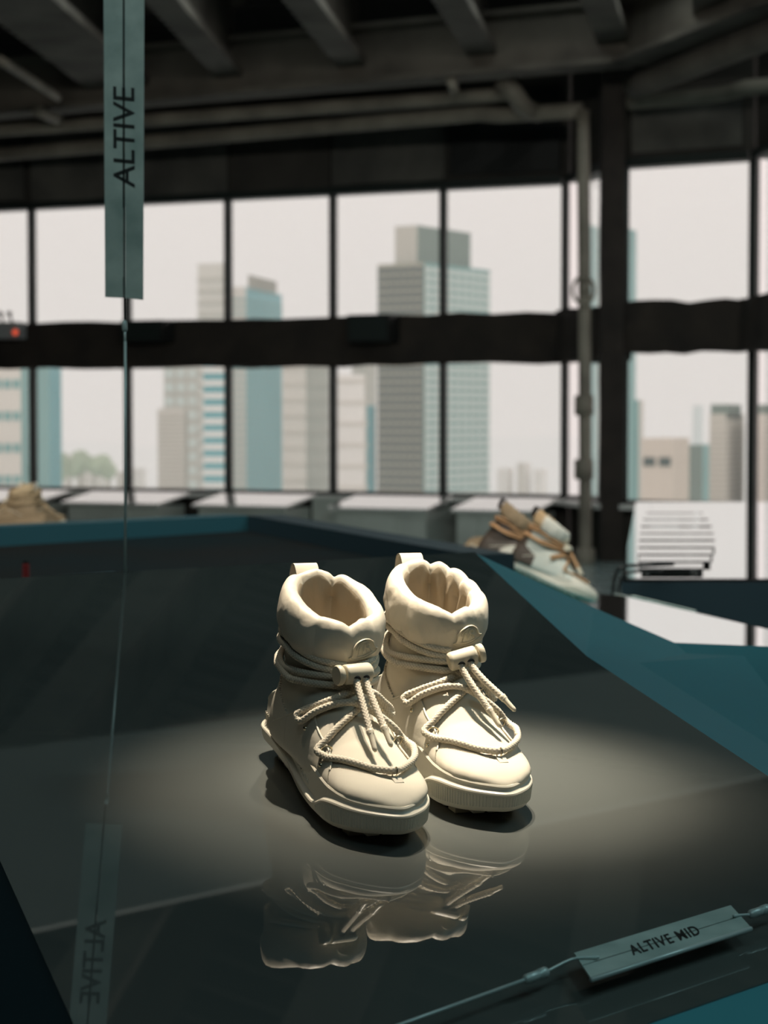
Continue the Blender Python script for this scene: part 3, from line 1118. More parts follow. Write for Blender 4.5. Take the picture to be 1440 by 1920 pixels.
# ------------------------------------------------------------------ the tall sign hanging on an upright cable
def sign_tall():
    base = on(235, 1074)
    D = base.y
    def at2(px, py): return at(px, py, D)
    bl, br = at2(197, 557), at2(268.5, 560)
    tl, tr = at2(192, -420), at2(271.5, -420)
    root = empty('hanging_sign', (bl + br) / 2)
    tag(root, 'tall narrow steel sign reading ALTIVE hanging on an upright cable', 'sign')
    def put(o): return child(o, root)
    ctr_b = (bl + br) / 2; ctr_t = (tl + tr) / 2
    back = Vector((0, 0.0018, 0))
    g = 0.0010
    gx = Vector((g, 0, 0))
    for a, b2, c, d in ((bl, ctr_b - gx, ctr_t - gx, tl), (ctr_b + gx, br + Vector((0, 0, -0.0015)), tr, ctr_t + gx)):
        q = [a, b2, c, d]
        put(mesh_obj('half_plate', q + [p + back for p in q], [(0, 1, 2, 3), (7, 6, 5, 4), (0, 4, 5, 1), (1, 5, 6, 2), (2, 6, 7, 3), (3, 7, 4, 0)], M['steel']))
    # bridges at the back hold the halves together
    for py in (545, 370, 100, -300):
        c = at2(231, py)
        put(MB().box((c.x - 0.008, c.y + 0.0022, c.z - 0.004), (c.x + 0.008, c.y + 0.0040, c.z + 0.004)).build('bridge', M['black']))
    me = text_mesh('ALTIVE', 0.0405, 0.0001, 0.0003, 0.98)
    xs = [v.co.x for v in me.vertices]; ys = [v.co.y for v in me.vertices]
    kx = (185 / 4000 * D) / (max(xs) - min(xs)); ky = (40 / 4000 * D) / (max(ys) - min(ys))
    c = at2(232.5, 257)
    for v in me.vertices:
        x, y = (v.co.x - (max(xs) + min(xs)) / 2) * kx, (v.co.y - (max(ys) + min(ys)) / 2) * ky
        v.co = c + Vector((-y, -0.0004 - v.co.z, x + y * 0.10))
    me.materials.append(M['ink'])
    to = bpy.data.objects.new('lettering', me); COL.objects.link(to); put(to)
    cb = empty('upright_cable', base)
    tag(cb, 'upright steel cable running down from the tall sign to the display top', 'cable')
    def putc(o): return child(o, cb)
    putc(MB().tube([base, at2(234.5, 640)], 0.0016, 8).build('cable_run', M['cable'], None, True))
    p = at2(233.5, 604)
    putc(MB().tube([at2(234, 622), at2(234, 618), at2(233, 604), at2(233, 600)], [0.0016, 0.0030, 0.0030, 0.0016], 12).build('cable_ferrule', M['cable'], None, True))
    putc(MB().tube([at2(234.5, 648), at2(234, 618)], 0.0012, 8).build('cable_run', M['cable'], None, True))
    putc(MB().tube([at2(233, 604), at2(232, 520)], 0.0009, 8).build('cable_run', M['black'], None, True))
    putc(MB().tube([at2(232, 522) , at2(231, 515) + back * 2.4, at2(231, 398) + back * 2.4, at2(231.5, 388)], 0.0009, 8).build('cable_run', M['black'], None, True))
    putc(MB().tube([at2(231.5, 388), at2(231.5, -420)], 0.0009, 8).build('cable_run', M['black'], None, True))
    top = at2(231.5, -420)
    putc(MB().tube([top, Vector((top.x, top.y, 6.02))], 0.0016, 8).build('cable_run', M['cable'], None, True))


sign_tall()


# the two lamps' housings above the frame; the second has an added, unseen flap that cuts its light off in front of the boots
def lamp_fitting(loc, aim, label, cut_edge=None):
    root = empty('track_light', loc); tag(root, label, 'lamp')
    d = (Vector(aim) - loc).normalized()
    q = d.to_track_quat('Z', 'Y').to_matrix().to_4x4()
    prof = [(-0.16, 0.020), (-0.155, 0.034), (-0.02, 0.036), (0.035, 0.040)]
    seg = 24
    vs = [loc + (q @ Vector((r * cos(2 * pi * k / seg), r * sin(2 * pi * k / seg), z))) for z, r in prof for k in range(seg)]
    fs = [(i * seg + k, i * seg + (k + 1) % seg, (i + 1) * seg + (k + 1) % seg, (i + 1) * seg + k) for i in range(len(prof) - 1) for k in range(seg)] + [tuple(range(seg))[::-1]]
    child(mesh_obj('lamp_housing', vs, fs, M['black'], None, True), root)
    child(MB().tube([loc - d * 0.14, loc - d * 0.14 + Vector((0, 0, 0.25)), Vector(((loc - d * 0.14).x, (loc - d * 0.14).y, 6.02))], 0.008, 8).build('lamp_stem', M['black'], None, True), root)
    if cut_edge:
        a, b2 = [loc + (Vector(p) - loc) * 0.045 for p in cut_edge]
        m_ = (b2 - a).normalized()
        out = d.cross(m_).normalized()
        if out.y > 0: out = -out
        c = (a + b2) / 2
        P = [c - m_ * 0.07, c + m_ * 0.07, c + m_ * 0.07 + out * 0.06, c - m_ * 0.07 + out * 0.06]
        child(mesh_obj('added_flap', P + [p + d * 0.0015 for p in P], [(0, 1, 2, 3), (7, 6, 5, 4), (0, 4, 5, 1), (1, 5, 6, 2), (2, 6, 7, 3), (3, 7, 4, 0)], M['black']), root)


lamp_fitting(LAMP_A, (0.07, 1.72, CAMZ - 0.28), 'black track spotlight above the boots, the right one of two')
lamp_fitting(LAMP_B, (0.06, 1.68, CAMZ - 0.28), 'black track spotlight with an added light-cutting flap above the boots, the left one of two', (on(75, 1755), on(1440, 1460)))


# ================================================================== the room
M['wall_dark'] = mat('sooty_plaster', (0.060, 0.055, 0.047), 0.9, color2=(0.030, 0.028, 0.025), scale=1.3, bump=0.4, bscale=8, bdist=0.02)
M['plaster'] = mat('grey_stained_plaster', (0.13, 0.125, 0.11), 0.9, color2=(0.05, 0.05, 0.046), scale=1.6, bump=0.3, bscale=6, bdist=0.02)
M['beam'] = mat('dusty_brown_steel', (0.16, 0.145, 0.120), 0.8, color2=(0.07, 0.062, 0.052), scale=1.5, bump=0.4, bscale=12, bdist=0.01)
M['pipe'] = mat('old_painted_pipe', (0.30, 0.275, 0.225), 0.6, color2=(0.15, 0.135, 0.11), scale=2.2, bump=0.2, bscale=20, bdist=0.004)
M['spandrel'] = mat('crumbling_spandrel', (0.042, 0.033, 0.026), 0.95, color2=(0.020, 0.017, 0.015), scale=2.5, bump=0.8, bscale=9, bdist=0.03)
M['mullion'] = mat('black_window_metal', (0.014, 0.022, 0.020), 0.5)
M['deck'] = mat('dark_metal_deck', (0.050, 0.048, 0.044), 0.7, color2=(0.026, 0.026, 0.024), scale=0.8)
M['pale_deck'] = mat('pale_ceiling_board', (0.40, 0.43, 0.42), 0.9, var=0.10, scale=0.8)
M['column'] = mat('fireproofed_column', (0.040, 0.033, 0.028), 0.95, color2=(0.022, 0.019, 0.017), scale=3, bump=0.8, bscale=10, bdist=0.03)
M['floor'] = mat('pale_floor_board', (0.42, 0.56, 0.56), 0.16, color2=(0.30, 0.40, 0.40), scale=2, spec=1.0)
M['cabinet'] = mat('grey_green_cabinet', (0.52, 0.57, 0.53), 0.6, var=0.12, scale=2)
M['cab_top'] = mat('white_cabinet_top', (0.90, 0.92, 0.90), 0.12, spec=1.0, coat=1.0)
M['cab_top'].node_tree.nodes['Principled BSDF'].inputs['IOR'].default_value = 2.0
M['sill'] = mat('white_sill', (0.72, 0.74, 0.72), 0.35)
M['white'] = mat('silvered_slat', (0.86, 0.90, 0.90), 0.06, metal=1.0)
M['mirror'] = mat('polished_display_top', (0.045, 0.075, 0.085), 0.02, spec=1.0, coat=1.0)
M['mirror'].node_tree.nodes['Principled BSDF'].inputs['IOR'].default_value = 2.2
M['navy'] = mat('dark_navy_side', (0.006, 0.020, 0.028), 0.55)
M['red'] = mat('red_lamp_lens', (0.5, 0.03, 0.02), 0.4, emit=((1.0, 0.12, 0.05), 0.8))
M['grey'] = mat('grey_metal_box', (0.34, 0.37, 0.38), 0.6)


def glass_mat():
    m = bpy.data.materials.new('window_glass')
    m.use_nodes = True
    nt = m.node_tree
    N, L = nt.nodes, nt.links
    for n in list(N): N.remove(n)
    out = N.new('ShaderNodeOutputMaterial')
    tr = N.new('ShaderNodeBsdfTransparent'); tr.inputs['Color'].default_value = (0.96, 0.985, 0.98, 1)
    gl = N.new('ShaderNodeBsdfGlossy'); gl.inputs['Roughness'].default_value = 0.02
    lw = N.new('ShaderNodeLayerWeight'); lw.inputs['Blend'].default_value = 0.5
    pw = N.new('ShaderNodeMath'); pw.operation = 'POWER'; pw.inputs[1].default_value = 4.0
    fr = N.new('ShaderNodeMath'); fr.operation = 'MULTIPLY_ADD'; fr.inputs[1].default_value = 0.45; fr.inputs[2].default_value = 0.035
    L.new(lw.outputs['Facing'], pw.inputs[0]); L.new(pw.outputs[0], fr.inputs[0])
    mx = N.new('ShaderNodeMixShader')
    L.new(fr.outputs[0], mx.inputs[0]); L.new(tr.outputs[0], mx.inputs[1]); L.new(gl.outputs[0], mx.inputs[2])
    L.new(mx.outputs[0], out.inputs['Surface'])
    return m


M['glass'] = glass_mat()
CAM = Vector((0, 0, CAMZ))


def wpt(px, depth):
    """floor plan point seen at image column px at a given distance"""
    return Vector(((px - 720) / F_PX * depth, depth, 0))


# floor plan of the window wall: (column, distance)
PW = wpt(1055, 24.0)
dirA = Vector((-0.9100, 0.4146, 0))


def onA(px):
    k = (px - 720) / F_PX
    t = (k * PW.y - PW.x) / (dirA.x - k * dirA.y)
    return PW + dirA * t


ZT, ZS1, ZS2, ZB = CAMZ + 2.685, CAMZ + 1.225, CAMZ + 0.68, CAMZ - 0.93      # window head, spandrel top, spandrel foot, sill
CEIL = 6.1
pB = wpt(1135, 22.6)
pC = wpt(1398, 21.8)
pD = wpt(1560, 19.2)
pE = Vector((9.0, 9.0, 0)); pF = Vector((9.0, -9.0, 0)); pG = Vector((-16.0, -9.0, 0)); 
mA = [onA(x - 13) for x in (1061, 832, 625, 428, 239, 60, -114, -284, -450, -612)]
pH = Vector((-16.0, mA[-1].y + 1.0, 0))


def seg_box(mb, a, b, z0, z1, t0, t1, ext=0.0):
    """upright slab along a-b; thickness from t0 to t1 on the outer side"""
    d = (b - a).normalized()
    n = Vector((-d.y, d.x, 0))
    if n.dot(Vector((0, 1, 0)) if abs(d.x) > abs(d.y) else Vector((1, 0, 0))) < 0: n = -n
    a2, b2 = a - d * ext, b + d * ext
    P = [a2 + n * t0, b2 + n * t0, b2 + n * t1, a2 + n * t1]
    vs = [(p.x, p.y, z0) for p in P] + [(p.x, p.y, z1) for p in P]
    mb.add(vs, [(0, 1, 2, 3), (7, 6, 5, 4), (0, 4, 5, 1), (1, 5, 6, 2), (2, 6, 7, 3), (3, 7, 4, 0)])
    return mb


def structure(name, mb, m, parent=None):
    o = mb.build(name, m, parent)
    if parent is None: o['kind'] = 'structure'
    return o


def rough_edge(o, amp, seed=0, step=0.25):
    """crumbling edges: cut and shake the mesh"""
    b = bmesh.new(); b.from_mesh(o.data)
    for _ in range(5):
        long_e = [e for e in b.edges if e.calc_length() > step * 1.6]
        if not long_e: break
        bmesh.ops.subdivide_edges(b, edges=long_e, cuts=1, use_grid_fill=True)
    for v in b.verts:
        v.co += Vector((mnoise.noise(v.co * 3.1 + Vector((seed, 0, 0))), mnoise.noise(v.co * 2.7 + Vector((0, seed, 5))), mnoise.noise(v.co * 3.3 + Vector((9, 0, seed))))) * amp
    b.to_mesh(o.data); b.free()


corners = [mA[-1], PW, pB, pC, pD]
segs = list(zip(corners, corners[1:]))
wall = empty('wall_front', PW)
wall['kind'] = 'structure'


def wchild(o):
    return child(o, wall)


hm = MB()
for a, b2 in segs: seg_box(hm, a, b2, ZT, CEIL, 0.10, 0.45, 0.02)
wchild(hm.build('header', M['wall_dark']))
sm = MB()
for a, b2 in segs: seg_box(sm, a, b2, 0.0, ZB, 0.10, 0.45, 0.02)
wchild(sm.build('parapet', M['wall_dark']))
for i, (a, b2) in enumerate(segs):
    mb = MB(); seg_box(mb, a, b2, ZS2 - (0.05 if i < 2 else -0.01), ZS1 - (0.03 if i < 2 else 0.01), -0.10, 0.28, 0.02)
    o = wchild(mb.build('spandrel', M['spandrel'])); rough_edge(o, 0.045, i * 3.0)
# plaster panels on the header, some missing
for (x0, x1, z0, z1, mm_) in ((-140, 45, 2.75, 3.65, 'plaster'), (60, 425, 2.72, 3.7, 'plaster'), (432, 618, 2.72, 3.75, 'wall_dark'), (622, 830, 2.74, 3.72, 'plaster'), (842, 1045, 2.78, 3.72, 'navy')):
    mb = MB(); seg_box(mb, onA(x0), onA(x1), CAMZ + z0, CAMZ + z1, 0.02, 0.10)
    o = wchild(mb.build('header_panel', M[mm_] if mm_ != 'navy' else M['black'])); rough_edge(o, 0.02, x0 * 0.1)
mb = MB(); seg_box(mb, wpt(1180, 22.5), wpt(1385, 21.85), CAMZ + 2.78, CAMZ + 3.35, 0.02, 0.08)
wchild(mb.build('header_panel', M['plaster']))
# window sill board
sb = MB()
for a, b2 in segs: seg_box(sb, a, b2, ZB - 0.02, ZB + 0.03, -0.20, 0.30, 0.02)
wchild(sb.build('sill_board', M['sill']))

# windows: one bay each, with an upper and a lower pane and its mullion
bays = [(mA[i + 1], mA[i]) for i in range(len(mA) - 1)] + [(PW, pB), (pB, pC), (pC, pD)]
for i, (a, b2) in enumerate(bays):
    w = empty('window_%d' % (i + 1), (a + b2) / 2 + Vector((0, 0, ZB)))
    w['kind'] = 'structure'
    for z0, z1 in ((ZB + 0.03, ZS2 + 0.06), (ZS1 - 0.06, ZT)):
        mb = MB(); seg_box(mb, a, b2, z0, z1, 0.20, 0.215); child(mb.build('pane', M['glass']), w)
    d = (b2 - a).normalized()
    wdt = 0.034 if i < 9 else 0.042
    mb = MB(); seg_box(mb, b2 - d * wdt, b2 + d * wdt, ZB - 0.02, ZT + 0.03, 0.14, 0.24)
    child(mb.build('mullion', M['mullion']), w)
    mb = MB(); seg_box(mb, a, b2, ZT - 0.05, ZT + 0.04, 0.02, 0.26); seg_box(mb, a, b2, ZB + 0.0, ZB + 0.07, 0.05, 0.26)
    child(mb.build('window_frame', M['mullion']), w)

# the other walls of the room
mb = MB(); seg_box(mb, pE, pF, 0, CEIL, 0.0, 0.3, 0.1); structure('wall_right', mb, M['wall_dark'])
mb = MB(); mb.box((-16.3, -9.3, 0), (9.3, -9.0, CEIL)); structure('wall_back', mb, M['wall_dark'])
mb = MB(); mb.box((-16.3, -9.0, 0), (-16.0, pH.y, CEIL)); seg_box(mb, Vector((-16.2, pH.y, 0)), mA[-1], 0, CEIL, 0.0, 0.4, 0.1); structure('wall_left', mb, M['wall_dark'])
# right bay: more windows in line with the last pane
pr = wpt(1560, 19.2)
dR = (pE - pr)
nR = 5
wr = empty('wall_right_bay', (pr + pE) / 2); wr['kind'] = 'structure'
for z0, z1 in ((0, ZB), (ZS2, ZS1), (ZT, CEIL)):
    mb = MB(); seg_box(mb, pr, pE, z0, z1, 0.02, 0.3); child(mb.build('wall_band', M['wall_dark']), wr)
for i in range(nR):
    a, b2 = pr + dR * (i / nR), pr + dR * ((i + 1) / nR)
    w = empty('window_%d' % (len(bays) + i + 1), (a + b2) / 2 + Vector((0, 0, ZB))); w['kind'] = 'structure'
    for z0, z1 in ((ZB, ZS2), (ZS1, ZT)):
        mb = MB(); seg_box(mb, a, b2, z0, z1, 0.12, 0.135); child(mb.build('pane', M['glass']), w)
    d = (b2 - a).normalized()
    mb = MB(); seg_box(mb, b2 - d * 0.07, b2 + d * 0.07, ZB, ZT, 0.0, 0.2); child(mb.build('mullion', M['mullion']), w)

# floor of long boards
fl = empty('floor', (0, 8, 0)); fl['kind'] = 'structure'
bx = MB(); bx.box((-16.0, -9.0, -0.30), (9.3, 30.2, -0.02)); child(bx.build('subfloor', M['wall_dark']), fl)
me0 = None
nb_ = 0
for iy in range(30):                           # boards run across the view
    y0 = 13.0 + iy * 0.42
    for ix in range(3):
        x0 = -4.5 + ix * 3.6 + (iy % 2) * 1.8
        if me0 is None:
            b = MB().box((0, 0, -0.02), (3.585, 0.405, 0.0)).build('floor_board', M['floor'])
            me0 = b.data
        else:
            b = bpy.data.objects.new('floor_board', me0); COL.objects.link(b)
        b.location = (x0, y0, 0)
        child(b, fl)
bx = MB(); bx.box((-16.0, -9.0, -0.02), (9.0, 12.98, -0.001)); bx.box((-16.0, 13.0, -0.02), (-4.55, 30.0, -0.001)); child(bx.build('floor_field', M['floor']), fl)

# ceiling: ribbed deck, joists, girder
cl = empty('ceiling', (0, 10, CEIL)); cl['kind'] = 'structure'
bx = MB(); bx.box((-16.3, -9.3, CEIL), (9.3, 30.0, CEIL + 0.2)); child(bx.build('slab', M['deck']), cl)
rb0 = None
for i in range(70):
    p = Vector((0, 3.0, 0)) + Vector((0.4146, 0.9100, 0)) * (i * 0.32)
    if rb0 is None:
        r_ = MB().box((-14, -0.08, -0.07), (14, 0.08, 0.0)).build('deck_rib', M['deck']); rb0 = r_.data
    else:
        r_ = bpy.data.objects.new('deck_rib', rb0); COL.objects.link(r_)
    r_.rotation_euler = (0, 0, atan2(-0.4146, 0.9100))
    r_.location = (p.x, p.y, CEIL)
    if p.y < 3 or p.y > 29: pass
    child(r_, cl)
# pale boarded strip of ceiling between two joists, nearer than the frame shows (it lights the lacquer)
jd = Vector((-0.13, -1, 0)).normalized()


def beam_between(name, a, b2, w, h, m, parent):
    """I-section from a to b (points at the middle of the underside)"""
    a, b2 = Vector(a), Vector(b2)
    t = (b2 - a).normalized()
    s = t.cross(Vector((0, 0, 1))).normalized()
    u = s.cross(t).normalized()
    if u.z < 0: u = -u
    mb = MB()
    prof = [(-w / 2, 0), (w / 2, 0), (w / 2, h * 0.10), (w * 0.06, h * 0.14), (w * 0.06, h * 0.88), (w / 2, h * 0.92), (w / 2, h), (-w / 2, h), (-w / 2, h * 0.92), (-w * 0.06, h * 0.88), (-w * 0.06, h * 0.14), (-w / 2, h * 0.10)]
    n = len(prof)
    vs = [a + s * x + u * z for x, z in prof] + [b2 + s * x + u * z for x, z in prof]
    mb.add(vs, [tuple(range(n))[::-1], tuple(range(n, 2 * n))] + [(i, (i + 1) % n, n + (i + 1) % n, n + i) for i in range(n)])
    return child(mb.build(name, m), parent)


zj = CAMZ + 3.66
joists = [((655, 120), (560, 0)), ((900, 98), (842, 0)), ((1150, 84), (1120, 0)), ((205, 150), (20, 0)), ((420, 135), (300, 0)), ((1330, 45), (1330, -40))]
for k, ((x1, y1), (x0, y0)) in enumerate(joists):
    def pz(px, py, z):
        r = ray(px, py); return CAM + r * ((z - CAMZ) / r.z)
    a = pz(x1, y1, zj); b2 = pz(x0, y0, zj)
    d = (b2 - a).normalized()
    wd = 0.30 if k != 3 else 0.75
    beam_between('joist', a - d * 0.6, a + d * 15, wd, CEIL - zj - 0.03, M['beam'], cl)
zg = CAMZ + 3.45
ga = pz(-330, 246, zg); gb = pz(1178, 122, zg); gc = pz(1440, 22, zg); gd = gc + (gc - gb) * 2.5
beam_between('girder', ga, gb, 0.42, 0.62, M['beam'], cl)
beam_between('girder', gb, gd, 0.42, 0.62, M['beam'], cl)
# pale ceiling raft hung under the joists, nearer than the frame shows; the lacquer mirrors it
mb = MB()
zr = 5.08
pf = lambda x: 8.80 + 0.76 * (x + 1.16)
pg = lambda x: 10.72 + 0.68 * (x + 1.75)
q = [(-5.2, pf(-5.2)), (3.9, pf(3.9)), (3.9, pg(3.9)), (-5.2, pg(-5.2))]
mb.prism(q, zr, zr + 0.012)
child(mb.build('ceiling_raft', M['pale_deck']), cl)
for hx, hy in ((-3.5, pf(-3.5) + 1), (0.2, pf(0.2) + 1.2), (3.0, pf(3.0) + 1.2)):
    child(MB().tube([Vector((hx, hy, zr + 0.05)), Vector((hx, hy, CEIL))], 0.02, 6).build('raft_hanger', M['beam']), cl)


# ------------------------------------------------------------------ pipes, column and fittings
def pipe_run(name, pts, r, m, label, cat='pipe', coup=(), group=None):
    root = empty(name, pts[0])
    tag(root, label, cat, group)
    P = resample(pts, 0.25)
    child(MB().tube(P, r, 16).build('pipe_run', m, None, True), root)
    for q, d in coup:
        q = Vector(q); d = Vector(d).normalized()
        child(MB().tube([q - d * r * 1.6, q - d * r * 1.5, q + d * r * 1.5, q + d * r * 1.6], [r * 1.05, r * 1.5, r * 1.5, r * 1.05], 16).build('coupling', m, None, True), root)
    return root


z1, z2 = CAMZ + 3.24, CAMZ + 3.38
a, b2 = pz(-330, 318, z1), pz(905, 212, z1)
pipe_run('ceiling_pipe', [a, b2, pz(935, 216, z1 - 0.03), pz(1092, 207, z1 - 0.04)], 0.085, M['pipe'], 'lowest long pipe under the ceiling, ending in the elbow at the column', group=None)
pipe_run('ceiling_pipe', [pz(-330, 268, z2), pz(962, 176, z2)], 0.075, M['pipe'], 'thinner pipe running above the lowest ceiling pipe')
pipe_run('drop_pipe', [pz(940, 150, z2 + 0.1), pz(962, 172, z2 - 0.03), pz(985, 205, z1 - 0.02), pz(1010, 212, z1)], 0.10, M['pipe'], 'short pale bent pipe linking the two ceiling pipes left of the column')
pipe_run('ceiling_pipe', [pz(1180, 192, z1), pz(1372, 174, z1), pz(1385, 166, z1), pz(1560, 150, z1)], 0.08, M['pipe'], 'level pipe right of the column above the header')
pipe_run('ceiling_pipe', [pz(1190, 164, z1 + 0.05), pz(1340, 106, z1 + 0.05), pz(1560, 22, z1 + 0.05)], 0.12, M['beam'], 'thick pipe rising to the right from the column top')
for k, (xa, ya, xb, yb, rr, lb) in enumerate(((0, 112, 108, 182, 0.045, 'thin sloping rod at the upper left, its end catching light'), (68, 206, 108, 222, 0.07, 'short bright pipe stub left of the tall sign'),
                              (278, 272, 324, 320, 0.04, 'thin slanting hanger rod right of the tall sign'), (845, 148, 852, 172, 0.05, 'small pipe hanger under the girder'))):
    pipe_run('hanger_rod', [pz(xa, ya, z1 + 0.2), pz(xb, yb, z1 + (0.2 if k != 3 else 0.1))], rr, M['pipe'], lb, 'rod')

# standing pipe in front of the column
pd = 22.0
foot = at(1098, 1056, pd)
zf_ = foot.z
pp = [Vector((at(1093, 206, pd).x, pd, at(1093, 206, pd).z)), Vector((at(1096, 560, pd).x, pd, at(1096, 560, pd).z)), Vector((foot.x, pd, 0.0))]
sp_ = pipe_run('standing_pipe', pp, 0.066, M['pipe'], 'tall cream standing pipe beside the dark column', 'pipe',
               [((pp[1].x, pd, at(0, 760, pd).z), (0, 0, 1)), ((pp[1].x, pd, at(0, 880, pd).z), (0, 0, 1)), ((foot.x, pd, 0.06), (0, 0, 1))])
vz = at(1090, 545, pd)
tor = MB().tube([Vector((pp[1].x - 0.02, pd - 0.10, vz.z)) + Vector((cos(t) * 0.11, 0, sin(t) * 0.14)) for t in [2 * pi * i / 20 for i in range(21)]], 0.018, 8, False)
child(tor.build('valve_wheel', M['pipe'], None, True), sp_)
child(MB().tube([Vector((pp[1].x, pd - 0.12, vz.z)), Vector((pp[1].x, pd, vz.z))], 0.03, 8).build('valve_stem', M['pipe'], None, True), sp_)

cd = 22.3
cx0, cx1 = at(1129, 500, cd).x, at(1171, 500, cd).x
cb_ = MB(); cb_.box((cx0, cd, 0), (cx1, cd + 0.28, CEIL))
col_ = cb_.build('trim_1', M['column']); col_['kind'] = 'structure'
rough_edge(col_, 0.022, 4.0)

# cabinets under the windows
def cab_px(x0, x1, y0): return x0, x1
cab_label = ['low cabinet with a white top under the window left of the tall cable', 'low cabinet with a white top behind the upright cable', 'low white-topped cabinet behind the dark tray corner', 'low white-topped cabinet right of the dark tray corner', 'low white-topped cabinet behind the far pair of boots', 'low white-topped cabinet at the far left edge']
spans = [(10, 150), (192, 372), (432, 606), (682, 862), (905, 1060), (-160, -20)]
for (x0, x1), lb in zip(spans, cab_label):
    off = Vector((-0.4146, -0.9100, 0)) * 0.95
    a, b2 = onA(x0) + off, onA(x1) + off
    zc = CAMZ - 0.965
    root = empty('window_cabinet', (a + b2) / 2)
    tag(root, lb, 'cabinet')
    mb = MB(); seg_box(mb, a + (b2 - a) * 0.04, b2 - (b2 - a) * 0.04, 0.0, zc - 0.07, 0.08, 0.70); child(mb.build('cabinet_body', M['cabinet']), root)
    dd = (b2 - a).normalized(); nn = Vector((-dd.y, dd.x, 0)); nn = nn if nn.y > 0 else -nn
    q = [a, b2, b2 + nn * 0.75, a + nn * 0.75]; zz_ = [zc - 0.035, zc - 0.035, zc + 0.075, zc + 0.075]
    vs = [Vector((p.x, p.y, z)) for p, z in zip(q, zz_)] + [Vector((p.x, p.y, z - 0.03)) for p, z in zip(q, zz_)]
    child(mesh_obj('cabinet_top', vs, [(0, 1, 2, 3), (7, 6, 5, 4), (0, 4, 5, 1), (1, 5, 6, 2), (2, 6, 7, 3), (3, 7, 4, 0)], M['cab_top']), root)
    mb = MB(); seg_box(mb, a + (b2 - a) * 0.06, a + (b2 - a) * 0.30, 0.08, zc - 0.12, 0.06, 0.085); child(mb.build('cabinet_door', M['cabinet']), root)
    mb = MB(); seg_box(mb, a + (b2 - a) * 0.33, b2 - (b2 - a) * 0.33, 0.08, zc - 0.12, 0.06, 0.085); child(mb.build('cabinet_door', M['cabinet']), root)
for k, x in enumerate((60, 239, 428, 625, 832)):
    off = Vector((-0.4146, -0.9100, 0)) * 0.25
    a = onA(x - 22) + off; b2 = onA(x + 22) + off
    mb = MB(); seg_box(mb, a, b2, 0, ZB, 0.0, 0.3)
    o = wchild(mb.build('pier', M['cabinet']))

# fittings on the spandrel
def fit_box(name, x0, x1, y0, y1, depth_off, m, label, cat, thick=0.22):
    a, b2 = onA(x0 + (18 if name != 'e' else 0)), onA(x1 + (18 if name != 'e' else 0))
    off = Vector((-0.4146, -0.9100, 0)) * depth_off
    zt = at(0, y0, a.y - depth_off).z; zb = at(0, y1, a.y - depth_off).z
    mb = MB(); seg_box(mb, a + off, b2 + off, zb, zt, 0.0, thick)
    return mb, a + off, b2 + off, zb, zt


for (x0, x1, y0, y1, lb) in ((246, 322, 601, 641, 'black box speaker on the spandrel right of the upright cable'), (664, 741, 590, 641, 'black box speaker on the spandrel left of the big tower')):
    mb, a, b2, zb, zt = fit_box('wall_speaker', x0, x1, y0, y1, 0.45, M['black'], lb, 'speaker', 0.30)
    root = empty('wall_speaker', (a + b2) / 2 + Vector((0, 0, zb))); tag(root, lb, 'speaker')
    child(mb.build('speaker_case', M['black']), root)
    mb = MB(); seg_box(mb, a + (b2 - a) * 0.06, b2 - (b2 - a) * 0.06, zb + 0.02, zt - 0.02, -0.012, 0.004); child(mb.build('speaker_grille', M['mullion']), root)
    mb = MB(); seg_box(mb, a + (b2 - a) * 0.45, a + (b2 - a) * 0.55, (zb + zt) / 2 - 0.03, (zb + zt) / 2 + 0.03, 0.28, 0.50); child(mb.build('bracket', M['black']), root)
mb, a, b2, zb, zt = fit_box('e', 22, 66, 604, 635, 0.40, M['grey'], '', '')
root = empty('emergency_light', (a + b2) / 2 + Vector((0, 0, zb))); tag(root, 'small grey emergency light unit with three little lamps and a red light, far left', 'light')
child(mb.build('case', M['grey']), root)
for k in range(3):
    p = a + (b2 - a) * (0.08 + k * 0.37) + Vector((0, 0, zt))
    child(MB().tube([p, p + Vector((-0.02, 0, 0.075))], 0.014, 8).build('lamp_arm', M['black'], None, True), root)
    bs = bmesh.new(); bmesh.ops.create_icosphere(bs, subdivisions=2, radius=0.034, matrix=Matrix.Translation(p + Vector((-0.03, 0, 0.10))))
    me = bpy.data.meshes.new('lamp_head'); bs.to_mesh(me); bs.free(); me.materials.append(M['black'])
    o = bpy.data.objects.new('lamp_head', me); COL.objects.link(o); child(o, root)
p = b2 + Vector((0, -0.06, (zt - zb) * 0.35 + zb))
bs = bmesh.new(); bmesh.ops.create_icosphere(bs, subdivisions=2, radius=0.034, matrix=Matrix.Translation((p.x, p.y, p.z)))
me = bpy.data.meshes.new('red_lens'); bs.to_mesh(me); bs.free(); me.materials.append(M['red'])
o = bpy.data.objects.new('red_lens', me); COL.objects.link(o); child(o, root); o['label'] = 'small red indicator light'


# ================================================================== the display pieces behind
def slab_obj(name, pts, thick, m, side=None):
    pts = [Vector(p) for p in pts]
    k = len(pts)
    lo = [p - Vector((0, 0, thick)) for p in pts]
    fs = [tuple(range(k)), tuple(range(k, 2 * k))[::-1]] + [(i, i + k, (i + 1) % k + k, (i + 1) % k) for i in range(k)]
    o = mesh_obj(name, pts + lo, fs, m)
    if side:
        o.data.materials.append(side)
        for p in o.data.polygons[1:]: p.material_index = 1
    b = bmesh.new(); b.from_mesh(o.data); bmesh.ops.recalc_face_normals(b, faces=b.faces); b.to_mesh(o.data); b.free()
    return o


